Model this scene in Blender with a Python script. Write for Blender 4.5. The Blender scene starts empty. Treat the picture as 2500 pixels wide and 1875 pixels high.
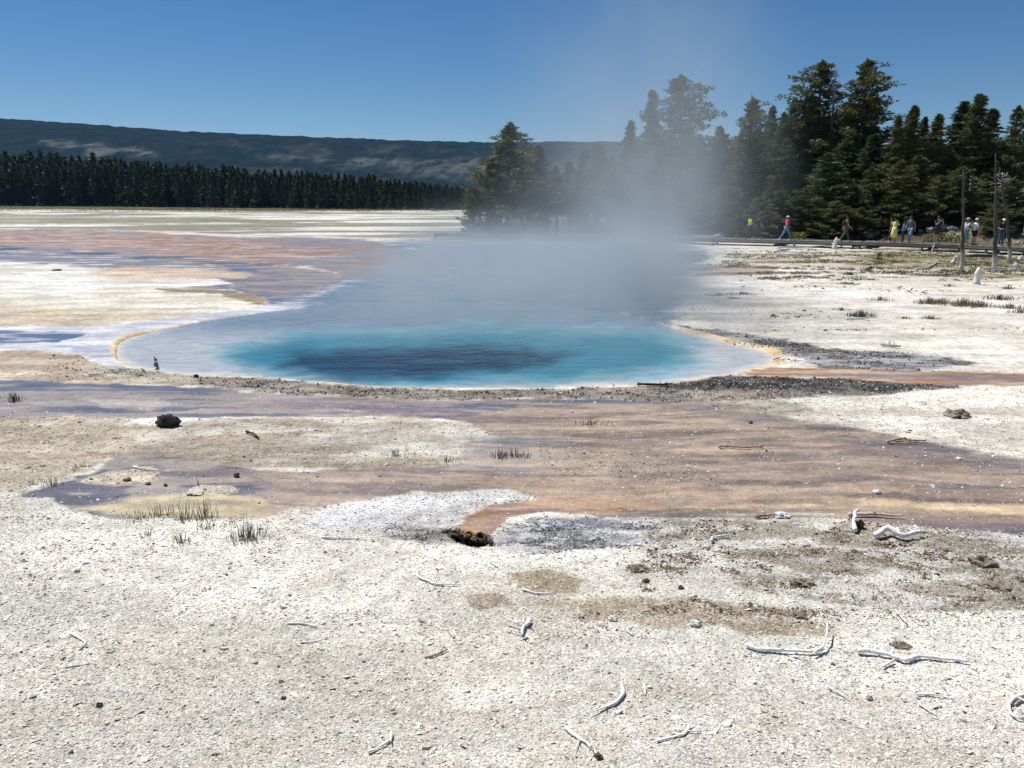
import bpy, math, random
import numpy as np
from mathutils import Vector, Matrix, Quaternion

# ------------------------------------------------------------------ camera
F, CXP, CYP, HC = 1925.0, 1250.0, 937.5, 3.6
PITCH = math.atan((CYP - 480.0) / F)
CP, SP = math.cos(PITCH), math.sin(PITCH)
scene = bpy.context.scene
col = scene.collection
cam = bpy.data.cameras.new('camera')
cam.sensor_width = 36.0; cam.lens = 36.0 * F / 2500.0
cam.clip_start = 0.1; cam.clip_end = 30000
cam_o = bpy.data.objects.new('camera', cam); col.objects.link(cam_o)
cam_o.location = (0, 0, HC); cam_o.rotation_euler = (math.pi / 2 - PITCH, 0, 0)
scene.camera = cam_o
# ------------------------------------------------------------------ sky, sun, exposure
SUN_DIR = Vector((-0.42, 0.40, 0.0)).normalized()
SUN_EL = math.radians(59)
SUN_VEC = Vector((SUN_DIR.x * math.cos(SUN_EL), SUN_DIR.y * math.cos(SUN_EL), math.sin(SUN_EL)))
w = bpy.data.worlds.new('World'); scene.world = w; w.use_nodes = True
wn = w.node_tree.nodes; wn.clear()
sky = wn.new('ShaderNodeTexSky'); sky.sky_type = 'NISHITA'; sky.sun_disc = False
sky.sun_elevation = SUN_EL; sky.sun_rotation = math.atan2(SUN_VEC.x, SUN_VEC.y)
sky.altitude = 2200; sky.air_density = 1.0; sky.dust_density = 0.15; sky.ozone_density = 3.0
bg = wn.new('ShaderNodeBackground'); bg.inputs[1].default_value = 0.064
hs_ = wn.new('ShaderNodeHueSaturation'); hs_.inputs['Saturation'].default_value = 1.28
wo = wn.new('ShaderNodeOutputWorld')
w.node_tree.links.new(sky.outputs[0], hs_.inputs['Color']); w.node_tree.links.new(hs_.outputs[0], bg.inputs[0]); w.node_tree.links.new(bg.outputs[0], wo.inputs[0])
sun = bpy.data.lights.new('sun', 'SUN'); sun.energy = 5.0; sun.angle = math.radians(0.53); sun.color = (1.0, 0.975, 0.94)
so = bpy.data.objects.new('sun', sun); col.objects.link(so)
so.rotation_euler = SUN_VEC.to_track_quat('Z', 'Y').to_euler(); so.location = (-30, 20, 60)
scene.view_settings.view_transform = 'Standard'; scene.view_settings.look = 'None'
scene.view_settings.gamma = 1; scene.view_settings.use_curve_mapping = False
scene.view_settings.exposure = 0.22
cy = scene.cycles
cy.max_bounces = 6; cy.diffuse_bounces = 2; cy.glossy_bounces = 2; cy.transmission_bounces = 2
cy.volume_bounces = 3; cy.transparent_max_bounces = 8; cy.volume_step_rate = 2.0
cy.use_denoising = True
cy.use_adaptive_sampling = True; cy.adaptive_threshold = 0.02
try: cy.denoiser = 'OPENIMAGEDENOISE'
except Exception: pass

rng = np.random.default_rng(7)
random.seed(11)

# ------------------------------------------------------------------ maths helpers
def lin1(c):
    c = c / 255.0
    return c / 12.92 if c <= 0.04045 else ((c + 0.055) / 1.055) ** 2.4
def lin(rgb, k=1.0): return np.array([lin1(c) * k for c in rgb])

def ray(sx, sy):
    u = (sx - CXP) / F; v = -(sy - CYP) / F
    return np.array([u, CP + v * SP, -SP + v * CP])
def at(sx, sy, z=0.0):
    """point of height z seen in the photograph at source pixel sx, sy"""
    d = ray(sx, sy); t = (z - HC) / d[2]
    return Vector((d[0] * t, d[1] * t, z))
def at_dist(sx, sy, Y):
    d = ray(sx, sy); t = Y / d[1]
    return Vector((d[0] * t, Y, HC + d[2] * t))
def project(X, Y, Z):
    dz = Z - HC
    depth = Y * CP - dz * SP
    depth = np.maximum(depth, 0.05)
    v = Y * SP + dz * CP
    return (CXP + F * X / depth) / 1.1302, (CYP - F * v / depth) / 1.1302
D = 1.1302

def _hash(ix, iy, seed):
    h = (ix.astype(np.int64) * 374761393 + iy.astype(np.int64) * 668265263 + seed * 982451653) & 0xFFFFFFFF
    h = ((h ^ (h >> 13)) * 1274126177) & 0xFFFFFFFF
    h = ((h ^ (h >> 16)) * 2246822519) & 0xFFFFFFFF
    return ((h ^ (h >> 15)) & 0xFFFFFF) / float(0xFFFFFF)
def vnoise(x, y, seed=0):
    x = np.asarray(x, float); y = np.asarray(y, float)
    ix = np.floor(x); iy = np.floor(y); fx = x - ix; fy = y - iy
    fx = fx * fx * (3 - 2 * fx); fy = fy * fy * (3 - 2 * fy)
    ix = ix.astype(np.int64); iy = iy.astype(np.int64)
    a = _hash(ix, iy, seed); b = _hash(ix + 1, iy, seed); c = _hash(ix, iy + 1, seed); d = _hash(ix + 1, iy + 1, seed)
    return (a * (1 - fx) + b * fx) * (1 - fy) + (c * (1 - fx) + d * fx) * fy
def fbm(x, y, seed=0, octv=4):
    s = 0; a = 0.5; t = 0
    for k in range(octv):
        s = s + a * vnoise(x * 2 ** k + 17.3 * k, y * 2 ** k - 9.1 * k, seed + k); t += a; a *= 0.55
    return s / t
def sstep(a, b, x):
    t = np.clip((x - a) / (b - a), 0, 1); return t * t * (3 - 2 * t)

def poly_sd(px, py, poly):
    """signed distance (inside positive)"""
    n = len(poly); d2 = np.full(px.shape, 1e18); ins = np.zeros(px.shape, bool)
    for i in range(n):
        ax, ay = poly[i]; bx, by = poly[(i + 1) % n]
        ex, ey = bx - ax, by - ay; wx, wy = px - ax, py - ay
        t = np.clip((wx * ex + wy * ey) / (ex * ex + ey * ey + 1e-9), 0, 1)
        d2 = np.minimum(d2, (wx - ex * t) ** 2 + (wy - ey * t) ** 2)
        if ay != by:
            c = (ay > py) != (by > py)
            ins ^= c & (px < ex * (py - ay) / ey + ax)
    return np.where(ins, 1, -1) * np.sqrt(d2)

VS = 2.5     # the ground is foreshortened: a step in depth counts for more
# ------------------------------------------------------------------ the pool's outline and zones (photo coordinates of the 2212 px view, laid on the ground)
POOL = [(600,668),(450,688),(348,707),(272,730),(250,745),(248,757),(258,778),(290,793),(368,806),(440,811),(520,812),(600,816),
        (720,828),(885,837),(1040,838),(1196,836),(1356,831),(1420,829),(1504,819),(1570,811),(1621,798),(1665,784),(1680,768),(1660,756),(1621,748),
        (1574,737),(1523,722),(1459,706),(1350,676),(1200,656),(1000,648),(850,648),(720,654)]
TURQ = [(500,770),(540,744),(630,728),(800,716),(1100,708),(1380,716),(1460,732),(1500,752),(1490,775),(1440,800),(1350,818),(1150,827),
        (900,828),(760,824),(620,806),(530,794)]
DEEP = [(600,792),(640,768),(760,756),(900,750),(1050,746),(1130,752),(1225,768),(1190,780),(1120,790),(1040,803),(900,814),(780,812),(660,802)]
# name, polygon, colour, colour2 (None), amount2, noise scale (x,y metres), alpha, feather px, warp px, wet
W = (231,225,211)
LAYERS = [
 ('meadow', [(-900,405),(3200,405),(3200,456),(1000,455),(700,457),(500,456),(0,452),(-900,450)], (104,94,66), (74,78,48), .5, (14,5), 1, 3, 2, 0),
 ('flats', [(-900,450),(0,452),(500,456),(1050,455),(1100,500),(1000,514),(850,513),(560,508),(300,497),(0,492),(-900,490)], (220,217,208), (142,138,120), .58, (22,5), 1, 3, 3, 0),
 ('olive1', [(-900,459),(0,461),(280,467),(560,474),(560,480),(300,482),(0,486),(-900,486)], (160,154,136), (128,122,104), .5, (12,3), .8, 5, 4, 0),
 ('olive2', [(200,484),(560,482),(800,484),(990,478),(990,481),(700,489),(400,489)], (134,132,114), None, 0, (1,1), .7, 3, 4, 0),
 ('orange', [(-900,495),(0,496),(280,497),(450,510),(620,513),(800,514),(860,530),(960,570),(985,600),(900,612),(760,604),(700,582),(640,572),(430,562),(200,547),(-900,540)], (150,108,84), (124,124,132), .60, (3,.7), 1, 8, 9, .35),
 ('pinks', [(-200,500),(200,502),(500,520),(720,540),(760,560),(600,566),(380,548),(0,528),(-200,525)], (198,172,154), (138,92,66), .5, (2,.5), .5, 10, 14, .2),
 ('bluesheet', [(-900,534),(0,530),(200,543),(430,556),(640,574),(760,600),(720,622),(650,652),(600,655),(585,648),(500,628),(370,620),(300,590),(150,573),(-900,560)], (104,108,122), (150,126,112), .45, (3,.6), 1, 8, 9, .8),
 ('sheetwhite', [(-900,545),(0,541),(300,556),(500,578),(500,596),(300,582),(100,568),(-900,558)], (218,214,208), (116,120,134), .66, (4,.5), .8, 8, 8, .1),
 ('sheetbrown', [(640,572),(760,596),(700,625),(620,642),(520,628),(430,602)], (158,138,122), (118,114,122), .5, (2.5,.5), .9, 10, 8, .5),
 ('pinkedge', [(690,618),(760,606),(720,640),(640,655),(630,648)], (205,170,160), None, 0, (1,1), .6, 8, 5, .3),
 ('whiteflat', [(-900,560),(0,563),(150,578),(300,592),(470,604),(505,613),(350,624),(200,634),(-900,640)], (228,224,216), (208,200,188), .4, (5,1.5), 1, 5, 5, 0),
 ('tantongue', [(190,590),(280,576),(480,583),(560,592),(500,602),(380,602),(240,604)], (206,184,160), None, 0, (1,1), .8, 9, 6, 0),
 ('tanflat', [(-900,640),(200,634),(360,627),(500,634),(560,646),(592,657),(450,680),(240,705),(-900,712)], (204,196,178), (226,220,206), .5, (2.5,.7), 1, 6, 5, 0),
 ('tanflat2', [(-900,660),(120,664),(320,672),(380,684),(200,704),(-900,708)], (190,170,145), (205,192,170), .5, (1.5,.5), .8, 12, 6, 0),
 ('darkedge', [(330,622),(500,627),(580,646),(578,658),(540,652),(470,636),(360,630)], (112,100,84), (150,120,90), .4, (1,.4), .9, 5, 4, .2),
 ('apron', [(-900,712),(240,703),(440,680),(592,657),(640,650),(760,604),(900,612),(1000,640),(900,700),(500,760),(290,800),(200,776),(160,762),(-900,760)], (208,207,206), (180,181,188), .5, (1.2,.25), 1, 5, 4, .45),
 ('violetpool', [(-900,718),(100,714),(190,717),(180,726),(120,740),(0,746),(-900,750)], (102,106,130), (170,172,182), .45, (2,.4), 1, 5, 6, .9),
 ('violet2', [(60,752),(150,742),(260,758),(270,790),(220,784),(190,768),(140,760)], (150,151,172), (205,205,210), .55, (.8,.3), .8, 6, 6, .5),
 ('tanleft', [(-900,752),(80,757),(160,764),(220,787),(300,800),(430,815),(560,822),(560,840),(300,830),(-900,824)], (198,184,164), (175,158,138), .5, (1,.4), 1, 5, 4, 0),
 ('greyleft', [(190,786),(260,790),(350,803),(440,812),(560,822),(430,830),(330,820),(220,802)], (140,138,130), (176,168,154), .5, (.6,.25), .9, 6, 4, .1),
 ('lavender', [(-900,822),(0,820),(280,829),(600,849),(900,862),(1300,858),(1500,865),(1560,885),(1100,910),(860,900),(700,899),(450,908),(300,901),(0,906),(-900,905)], (113,109,114), (148,138,134), .5, (2.2,.3), 1, 6, 9, .85),
 ('lavtan', [(190,862),(330,858),(420,872),(330,886),(220,880)], (188,176,160), None, 0, (1,1), .7, 12, 6, .5),
 ('lavtan2', [(560,862),(800,876),(1100,880),(1200,895),(900,890),(600,880)], (180,158,148), (150,135,140), .5, (1.2,.3), .7, 14, 6, .5),
 ('crust', [(430,815),(600,820),(720,833),(1000,842),(1356,836),(1504,826),(1600,815),(1760,818),(2000,825),(2090,835),(1950,850),(1750,864),(1560,880),(1300,858),(900,862),(620,850),(430,832)], (124,116,106), (152,142,130), .5, (.5,.2), 1, 7, 7, .15),
 ('blackcrust', [(1380,826),(1504,824),(1620,812),(1900,820),(2080,835),(1900,846),(1650,842),(1480,840)], (62,60,58), (104,100,94), .45, (.4,.15), .95, 7, 6, 0),
 ('tanmid', [(-900,905),(260,901),(330,918),(450,910),(700,898),(860,900),(1000,912),(1080,930),(1130,962),(1050,1000),(800,1012),(500,1010),(300,985),(100,992),(-900,1100)], (168,155,137), (202,193,178), .5, (1.6,.5), 1, 7, 6, 0),
 ('tanleft2', [(-900,905),(240,905),(300,925),(260,985),(120,1040),(-100,1075),(-900,1090)], (172,156,134), (196,184,164), .5, (1.0,.4), .8, 14, 8, 0),
 ('tanmid2', [(640,925),(960,915),(1060,950),(960,985),(760,975)], (214,208,196), (180,172,158), .45, (.8,.3), .8, 20, 8, 0),
 ('violetmid', [(250,985),(330,978),(440,985),(480,1003),(600,1020),(740,1035),(640,1060),(640,1088),(560,1116),(430,1122),(230,1120),(140,1096),(110,1076),(20,1070),(120,1040),(210,1015)], (112,107,110), (146,136,128), .46, (.8,.25), 1, 7, 9, .8),
 ('island', [(165,1040),(230,1018),(330,1008),(352,1022),(330,1042),(240,1050)], (186,168,148), (205,192,172), .5, (.3,.15), .95, 5, 4, 0),
 ('island2', [(395,1062),(430,1048),(500,1050),(520,1060),(470,1072),(410,1070)], (196,184,168), None, 0, (1,1), .9, 4, 4, 0),
 ('yellow', [(165,1096),(290,1076),(420,1062),(560,1072),(615,1092),(570,1114),(420,1117),(300,1114)], (200,188,152), (196,176,134), .45, (.5,.2), 1, 8, 4, .6),
 ('mauve', [(560,1022),(800,1010),(1050,1000),(1100,975),(1060,945),(1000,905),(1100,872),(1560,872),(1750,905),(1950,945),(2100,975),(2212,990),(3200,1120),(3200,1300),(2212,1152),(2000,1140),(1850,1118),(1700,1112),(1480,1115),(1250,1112),(1180,1100),(1170,1075),(1100,1058),(900,1062),(700,1092),(640,1096)], (134,119,108), (166,147,130), .45, (1.3,.2), 1, 12, 10, .45),
 ('mauvelav', [(1500,868),(1700,895),(1950,945),(2212,990),(2212,1020),(2000,990),(1750,940),(1500,900)], (122,114,116), (146,132,122), .5, (1.2,.25), .8, 14, 12, .8),
 ('mauvegrey', [(1020,950),(1150,935),(1250,960),(1230,1000),(1120,1020),(980,1015)], (140,136,138), None, 0, (1,1), .7, 18, 8, .6),
 ('mauvelav2', [(1600,980),(1900,985),(2212,1050),(2212,1075),(1900,1040),(1600,1010)], (132,118,112), (160,142,126), .5, (1.4,.2), .7, 20, 14, .6),
 ('mauvebrown', [(1150,960),(1500,975),(1560,1040),(1400,1060),(1150,1010)], (150,136,120), (178,160,142), .5, (.4,.15), .6, 16, 8, .1),
 ('orangeband', [(860,1022),(1300,1032),(1560,1058),(1340,1085),(1180,1076),(1060,1046)], (184,160,136), (164,140,122), .5, (1.2,.2), .8, 10, 6, .4),
 ('cream', [(1440,1098),(1560,1066),(1900,1072),(2212,1092),(3200,1180),(3200,1210),(2212,1130),(1900,1112),(1650,1094)], (206,182,146), (168,140,124), .45, (1.6,.16), .9, 7, 6, .4),
 ('mauvefront', [(1250,1105),(1480,1112),(1700,1110),(1850,1116),(2212,1135),(2212,1152),(2000,1140),(1850,1122),(1600,1120),(1300,1116)], (134,120,122), None, 0, (1,1), .8, 5, 5, .8),
 ('mauveleft', [(520,1025),(900,1012),(960,1030),(900,1064),(700,1094),(600,1100)], (150,134,128), (174,154,140), .5, (.9,.2), .8, 40, 14, .4),
 ('whitepatch', [(700,1092),(880,1068),(1060,1060),(1176,1076),(1150,1090),(1020,1102),(980,1130),(850,1150),(640,1140)], (226,224,220), (196,190,182), .35, (.4,.2), 1, 5, 6, 0),
 ('ostream', [(984,1142),(1008,1112),(1080,1090),(1180,1077),(1260,1074),(1420,1084),(1440,1098),(1300,1106),(1170,1106),(1100,1118),(1066,1146),(1052,1166),(1030,1160),(1000,1158)], (168,130,92), (156,112,72), .5, (.4,.12), .9, 6, 6, .55),
 ('ostream2', [(1050,1124),(1100,1106),(1200,1092),(1330,1094),(1200,1103),(1110,1112),(1068,1146),(1052,1158),(1040,1140)], (164,134,118), None, 0, (1,1), .85, 5, 3, .85),
 ('bluewhite', [(1075,1148),(1110,1122),(1200,1116),(1350,1122),(1450,1138),(1400,1176),(1150,1190),(1060,1176)], (196,195,194), (128,130,134), .5, (.16,.08), .8, 14, 12, .1),
 ('bluewhite2', [(1180,1120),(1290,1118),(1330,1135),(1260,1152),(1180,1145)], (134,138,150), (96,98,104), .5, (.12,.06), .7, 14, 10, .2),
 ('ventcrust', [(870,1128),(960,1138),(988,1165),(1060,1176),(900,1180),(820,1160)], (160,155,148), (112,108,100), .5, (.14,.07), .8, 16, 10, 0),
 ('crustright', [(1440,1122),(1700,1118),(1850,1126),(2212,1160),(3200,1290),(3000,1500),(2212,1330),(1800,1300),(1450,1250),(1380,1190)], (204,198,188), (150,140,124), .5, (.5,.2), .9, 14, 10, 0),
 ('dirt1', [(1112,1238),(1200,1230),(1262,1256),(1225,1285),(1150,1278)], (164,148,122), None, 0, (1,1), .95, 13, 13, 0),
 ('dirt2', [(1200,1298),(1350,1284),(1500,1292),(1600,1305),(1720,1318),(1790,1350),(1800,1374),(1640,1380),(1560,1350),(1400,1356),(1250,1332)], (164,149,126), (186,172,150), .45, (.3,.12), .95, 16, 18, 0),
 ('dirt3', [(1005,1285),(1095,1283),(1122,1308),(1050,1322),(1020,1310)], (168,152,132), None, 0, (1,1), .9, 5, 6, 0),
 ('dirt4', [(640,1245),(740,1240),(750,1262),(680,1272)], (196,186,172), None, 0, (1,1), .7, 8, 8, 0),
 ('warm', [(-900,1560),(400,1500),(900,1540),(1500,1480),(2212,1480),(3000,1500),(3000,1900),(-900,1900)], (204,196,186), (192,180,160), .5, (.7,.35), .5, 60, 30, 0),
 # --- to the right of the pool
 ('rsheet', [(640,650),(760,602),(985,600),(900,560),(850,528),(870,522),(1100,520),(1500,534),(1520,560),(1470,620),(1459,718),(1350,692),(1200,672),(1000,664),(850,664),(720,670)], (104,122,138), (94,110,126), .5, (3,1), 1, 26, 14, .7),
 ('shore', [(925,516),(960,505),(1000,498),(1500,498),(1500,527),(1440,528),(1300,522),(1000,520)], (120,116,98), (160,150,130), .5, (3,1), .9, 3, 2, 0),
 ('rbrown', [(1480,572),(1600,566),(1690,574),(1660,592),(1500,596)], (108,92,72), (170,150,130), .5, (2,.6), .95, 6, 6, .2),
 ('rolive', [(1560,552),(1800,548),(1850,542),(2000,536),(3200,560),(3200,640),(2212,606),(2100,608),(1950,592),(1800,578),(1620,566)], (140,130,100), (198,186,166), .5, (2.2,.7), .95, 7, 6, 0),
 ('rgreen', [(1880,545),(2030,548),(3200,570),(3200,590),(2000,575),(1850,562)], (118,116,76), (150,140,108), .4, (1.5,.6), .7, 8, 6, 0),
 ('rveg', [(1960,638),(2060,632),(3200,640),(3200,690),(2120,668),(2020,660)], (168,156,126), (216,208,194), .5, (1,.35), .8, 8, 8, 0),
 ('rpale', [(1520,600),(2212,640),(3200,690),(3200,740),(2212,700),(1500,640)], (226,216,206), (232,228,222), .5, (3,1), .6, 14, 6, 0),
 ('rcrust', [(1462,702),(1560,712),(1700,734),(1780,752),(1900,758),(2050,770),(2120,786),(1950,806),(1800,803),(1740,776),(1650,748),(1500,716)], (104,102,102), (160,160,162), .5, (.5,.15), .95, 6, 6, 0),
 ('rcrust2', [(1620,732),(1700,736),(1840,760),(1740,764),(1640,742)], (84,80,76), None, 0, (1,1), .7, 8, 6, 0),
 ('rtan', [(1560,868),(1800,856),(2212,850),(3200,870),(3200,1100),(2212,990),(1950,945),(1750,905)], (210,200,184), (228,222,210), .5, (1,.35), .9, 8, 8, 0),
 ('rtan2', [(1500,850),(1640,856),(1760,880),(1700,900),(1560,880)], (150,140,122), (176,166,148), .5, (.4,.15), .8, 10, 8, 0),
 ('rstream', [(1630,792),(1760,794),(1900,800),(2212,806),(3200,826),(3200,880),(2212,834),(2000,830),(1800,817),(1610,812)], (160,116,86), (188,160,134), .5, (1.6,.18), 1, 4, 4, .5),
 ('rstream2', [(1700,808),(1900,807),(2212,814),(3200,840),(3200,850),(2212,821),(1900,815)], (146,136,138), None, 0, (1,1), .85, 4, 3, .8),
]
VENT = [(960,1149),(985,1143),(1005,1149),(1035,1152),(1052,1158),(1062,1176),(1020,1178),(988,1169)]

BW_PTS = [at(x, y, .45) for x, y in [(1060,571),(1250,573),(1450,576),(1750,583.5),(2100,592),(2340,599),(2500,606),(2760,618)]]
def bw_y(X):
    xs = [p.x for p in BW_PTS]; ys = [p.y for p in BW_PTS]
    return np.interp(X, xs, ys)

ALB = 0.83
def paint(X, Y):
    """pigment, wetness and height of the ground at world points"""
    sh = X.shape; X = X.ravel(); Y = Y.ravel()
    u, v = project(X, Y, 0.0)
    lo = np.array([lin1(c) for c in W])
    C = np.tile(lo, (X.size, 1)); wet = np.zeros(X.size)
    n0 = fbm(X / 2.2, Y / 1.6, 3); n1 = fbm(X / .5, Y / .4, 9, 3)
    C *= ((0.86 + 0.2 * sstep(.25, .75, n0)) * (1 - .13 * sstep(12, 24, Y)))[:, None]
    tan = sstep(.52, .72, fbm(X / 1.7 + 5, Y / 1.1, 21))
    C = C * (1 - .30 * tan[:, None]) + .30 * tan[:, None] * lin((190,174,150))
    wu = (fbm(X / 1.1, Y / .9, 31, 4) - .5); wv = (fbm(X / 1.1 + 40, Y / .9, 32, 4) - .5)
    far = sstep(18, 60, Y)
    wu2 = (fbm(X / 6, Y / 4, 33, 4) - .5); wv2 = (fbm(X / 6, Y / 4, 34, 4) - .5)
    wu = wu * (1 - far) + wu2 * far; wv = wv * (1 - far) + wv2 * far
    sc_ = 1 + 4 * far; wf = fbm(X / .30 / sc_, Y / .13 / sc_, 35, 4)
    for k, (nm, poly, c1, c2, a2, ns, al, fe, wp, wt) in enumerate(LAYERS):
        P = np.array(poly, float); P[:, 1] *= VS
        m = wp * 2.6 + fe * 2 + 8
        sel = np.where((u > P[:, 0].min() - m * 3) & (u < P[:, 0].max() + m * 3) & (v * VS > P[:, 1].min() - m * 2) & (v * VS < P[:, 1].max() + m * 2))[0]
        if not len(sel): continue
        uu = u[sel] + wu[sel] * wp * 8; vv = v[sel] * VS + wv[sel] * wp * 4
        sd = poly_sd(uu, vv, [tuple(p) for p in P])
        if fe > 3: sd = sd + (wf[sel] - .5) * fe * 3.5
        mk = sstep(-fe, fe, sd) * al
        c = np.tile(lin(c1), (len(sel), 1))
        wloc = np.full(len(sel), float(wt))
        if c2 is not None:
            nn = fbm(X[sel] / ns[0] + k * 3.7, Y[sel] / ns[1], 100 + k * 7, 6)
            th = 1 - a2
            q = sstep(th - .11, th + .11, (nn - .5) * 1.5 + .5)[:, None]
            c = c * (1 - q) + lin(c2) * q
            if wt > .5 and sum(c2) > sum(c1): wloc = wloc * (1 - .5 * q[:, 0])
        C[sel] = C[sel] * (1 - mk[:, None]) + c * mk[:, None]
        wet[sel] = wet[sel] * (1 - mk) + wloc * mk
    mat = np.clip(wet * 2, 0, 1) * (1 - sstep(60, 90, Y))
    q = fbm(X / 1.5 + 3, Y / .22, 71, 4); q2_ = fbm(X / .35, Y / .12, 72, 3)
    C *= (1 + mat * ((q - .5) * .55 + (q2_ - .5) * .4))[:, None]
    near_m = mat * (1 - sstep(14, 17, Y)) * sstep(-6, -2, X + 0 * Y)
    wz = Y + .25 * np.sin(X * .8 + 2 * fbm(X / 2, Y / 2, 73, 2))
    a1 = sstep(.53, .58, fbm(X / 2.2, wz / .34, 74, 6)) * near_m * .5; a2_ = sstep(.54, .59, fbm(X / 1.9 + 9, wz / .28, 75, 6)) * near_m * .55
    C = C * (1 - a1[:, None]) + lin((196,172,146)) * a1[:, None]; C = C * (1 - a2_[:, None]) + lin((112,98,96)) * a2_[:, None]
    # pool rim of cream and orange sinter
    sel = np.where((u > 150) & (u < 1850) & (v > 600) & (v < 880))[0]
    H = np.zeros(X.size)
    if len(sel):
        P = [(a, b * VS) for a, b in POOL]
        sd = poly_sd(u[sel] + wu[sel] * 14, v[sel] * VS + wv[sel] * 12, P)
        wid = 5 + 16 * sstep(1500, 1700, u[sel]) + 6 * sstep(350, 250, u[sel])
        fade = 1 - sstep(710, 690, v[sel]) * sstep(330, 500, u[sel])
        rim = sstep(-wid - 5, -wid + 5, sd) * fade
        nn = fbm(X[sel] / .35, Y[sel] / .3, 77, 3)
        q = sstep(.42, .6, nn)[:, None]
        rc = lin((206,178,136)) * q + lin((222,208,184)) * (1 - q)
        q2 = (sstep(.58, .7, fbm(X[sel] / .5 + 9, Y[sel] / .4, 78, 3)) * (.2 + .5 * sstep(1500, 1700, u[sel])))[:, None]
        rc = rc * (1 - q2) + lin((186,132,76)) * q2
        C[sel] = C[sel] * (1 - rim[:, None]) + rc * rim[:, None]
        wet[sel] = wet[sel] * (1 - rim) + .3 * rim
        H[sel] += rim * .012 * (0.4 + nn) - sstep(0, 26, sd) * .35 - sstep(-3, 6, sd) * .07
    # vent: near-black colour holds dark algae and the hole's own shade
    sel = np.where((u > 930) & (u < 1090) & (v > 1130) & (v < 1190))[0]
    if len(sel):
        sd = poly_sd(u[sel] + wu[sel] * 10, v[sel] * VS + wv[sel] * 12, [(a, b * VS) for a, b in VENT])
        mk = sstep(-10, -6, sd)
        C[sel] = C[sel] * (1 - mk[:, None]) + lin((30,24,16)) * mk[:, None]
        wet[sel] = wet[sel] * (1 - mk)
        H[sel] -= sstep(-7, 1, sd) * .24
    # relief
    dry = 1 - np.clip(wet * 1.4, 0, 1)
    lum = C.mean(1)
    crusty = sstep(.42, .18, lum) * dry
    inpool = 1 - np.clip(-H * 20, 0, 1)
    near = sstep(75, 45, Y)
    H += near * inpool * dry * ((fbm(X / 1.3, Y / 1.3, 51) - .5) * .045 + (fbm(X / .22, Y / .22, 52, 3) - .5) * (.02 + .05 * crusty))
    H -= .012 * np.clip(wet, 0, 1) * near
    # hillside behind the boardwalk, low rise towards the forest
    rise = sstep(3, 45, Y - bw_y(X)) * 6.5 * sstep(8, 26, X) * (1 - sstep(200, 400, Y))
    H += rise + rise * (fbm(X / 9, Y / 9, 61) - .5) * .5
    bb = sstep(2, 7, Y - bw_y(X)) * sstep(-6, 0, X) * (1 - sstep(300, 500, Y))
    nn = fbm(X / 4, Y / 4, 63)[:, None]; q = sstep(.42, .62, nn)
    soil = lin((86,74,56)) * (1 - q) + lin((140,126,108)) * q
    g = sstep(.5, .68, fbm(X / 3 + 8, Y / 3, 64))[:, None]
    soil = soil * (1 - .7 * g) + lin((78,78,48)) * .7 * g
    C = C * (1 - bb[:, None]) + soil * bb[:, None]
    C *= ALB
    return C.reshape(sh + (3,)), wet.reshape(sh), H.reshape(sh)
def on_ground(sx, sy_, y0=45.0, y1=160.0, n=240):
    d = ray(sx, sy_); Y = np.linspace(y0, y1, n); t = Y / d[1]; X = d[0] * t; Z = HC + d[2] * t
    _, _, h = paint(X, Y); k = np.argmax(Z <= h)
    if Z[k] > h[k]: k = n - 1
    return Vector((X[k], Y[k], h[k]))
def gz(x, y):
    _, _, h = paint(np.array([float(x)]), np.array([float(y)])); return float(h[0])

# ------------------------------------------------------------------ object helpers
def tag(o, label=None, cat=None, group=None, kind=None):
    if label: o['label'] = label
    if cat: o['category'] = cat
    if group: o['group'] = group
    if kind: o['kind'] = kind
    return o
def link(name, me, parent=None, mat=None):
    o = bpy.data.objects.new(name, me); col.objects.link(o)
    if parent is not None: o.parent = parent
    if mat is not None and not me.materials: me.materials.append(mat)
    return o
def empty(name, loc, rz=0):
    o = bpy.data.objects.new(name, None); col.objects.link(o); o.location = loc; o.rotation_euler = (0, 0, rz)
    o.empty_display_size = .3
    return o
def np_mesh(name, V, Fc, cols=None, wet=None, smooth=False):
    """V (n,3); Fc (m,k) faces of one size"""
    V = np.asarray(V, np.float32); Fc = np.asarray(Fc, np.int32)
    me = bpy.data.meshes.new(name)
    me.vertices.add(len(V)); me.vertices.foreach_set('co', V.ravel())
    k = Fc.shape[1]
    me.loops.add(Fc.size); me.loops.foreach_set('vertex_index', Fc.ravel())
    me.polygons.add(len(Fc)); me.polygons.foreach_set('loop_start', np.arange(len(Fc), dtype=np.int32) * k)
    me.update(calc_edges=True)
    me.polygons.foreach_set('use_smooth', np.full(len(Fc), smooth))
    if cols is not None:
        a = me.color_attributes.new('Col', 'FLOAT_COLOR', 'POINT')
        c4 = np.ones((len(V), 4), np.float32); c4[:, :3] = cols; a.data.foreach_set('color', c4.ravel())
    if wet is not None:
        a = me.attributes.new('wet', 'FLOAT', 'POINT'); a.data.foreach_set('value', np.asarray(wet, np.float32).ravel())
    me.update()
    return me
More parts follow.
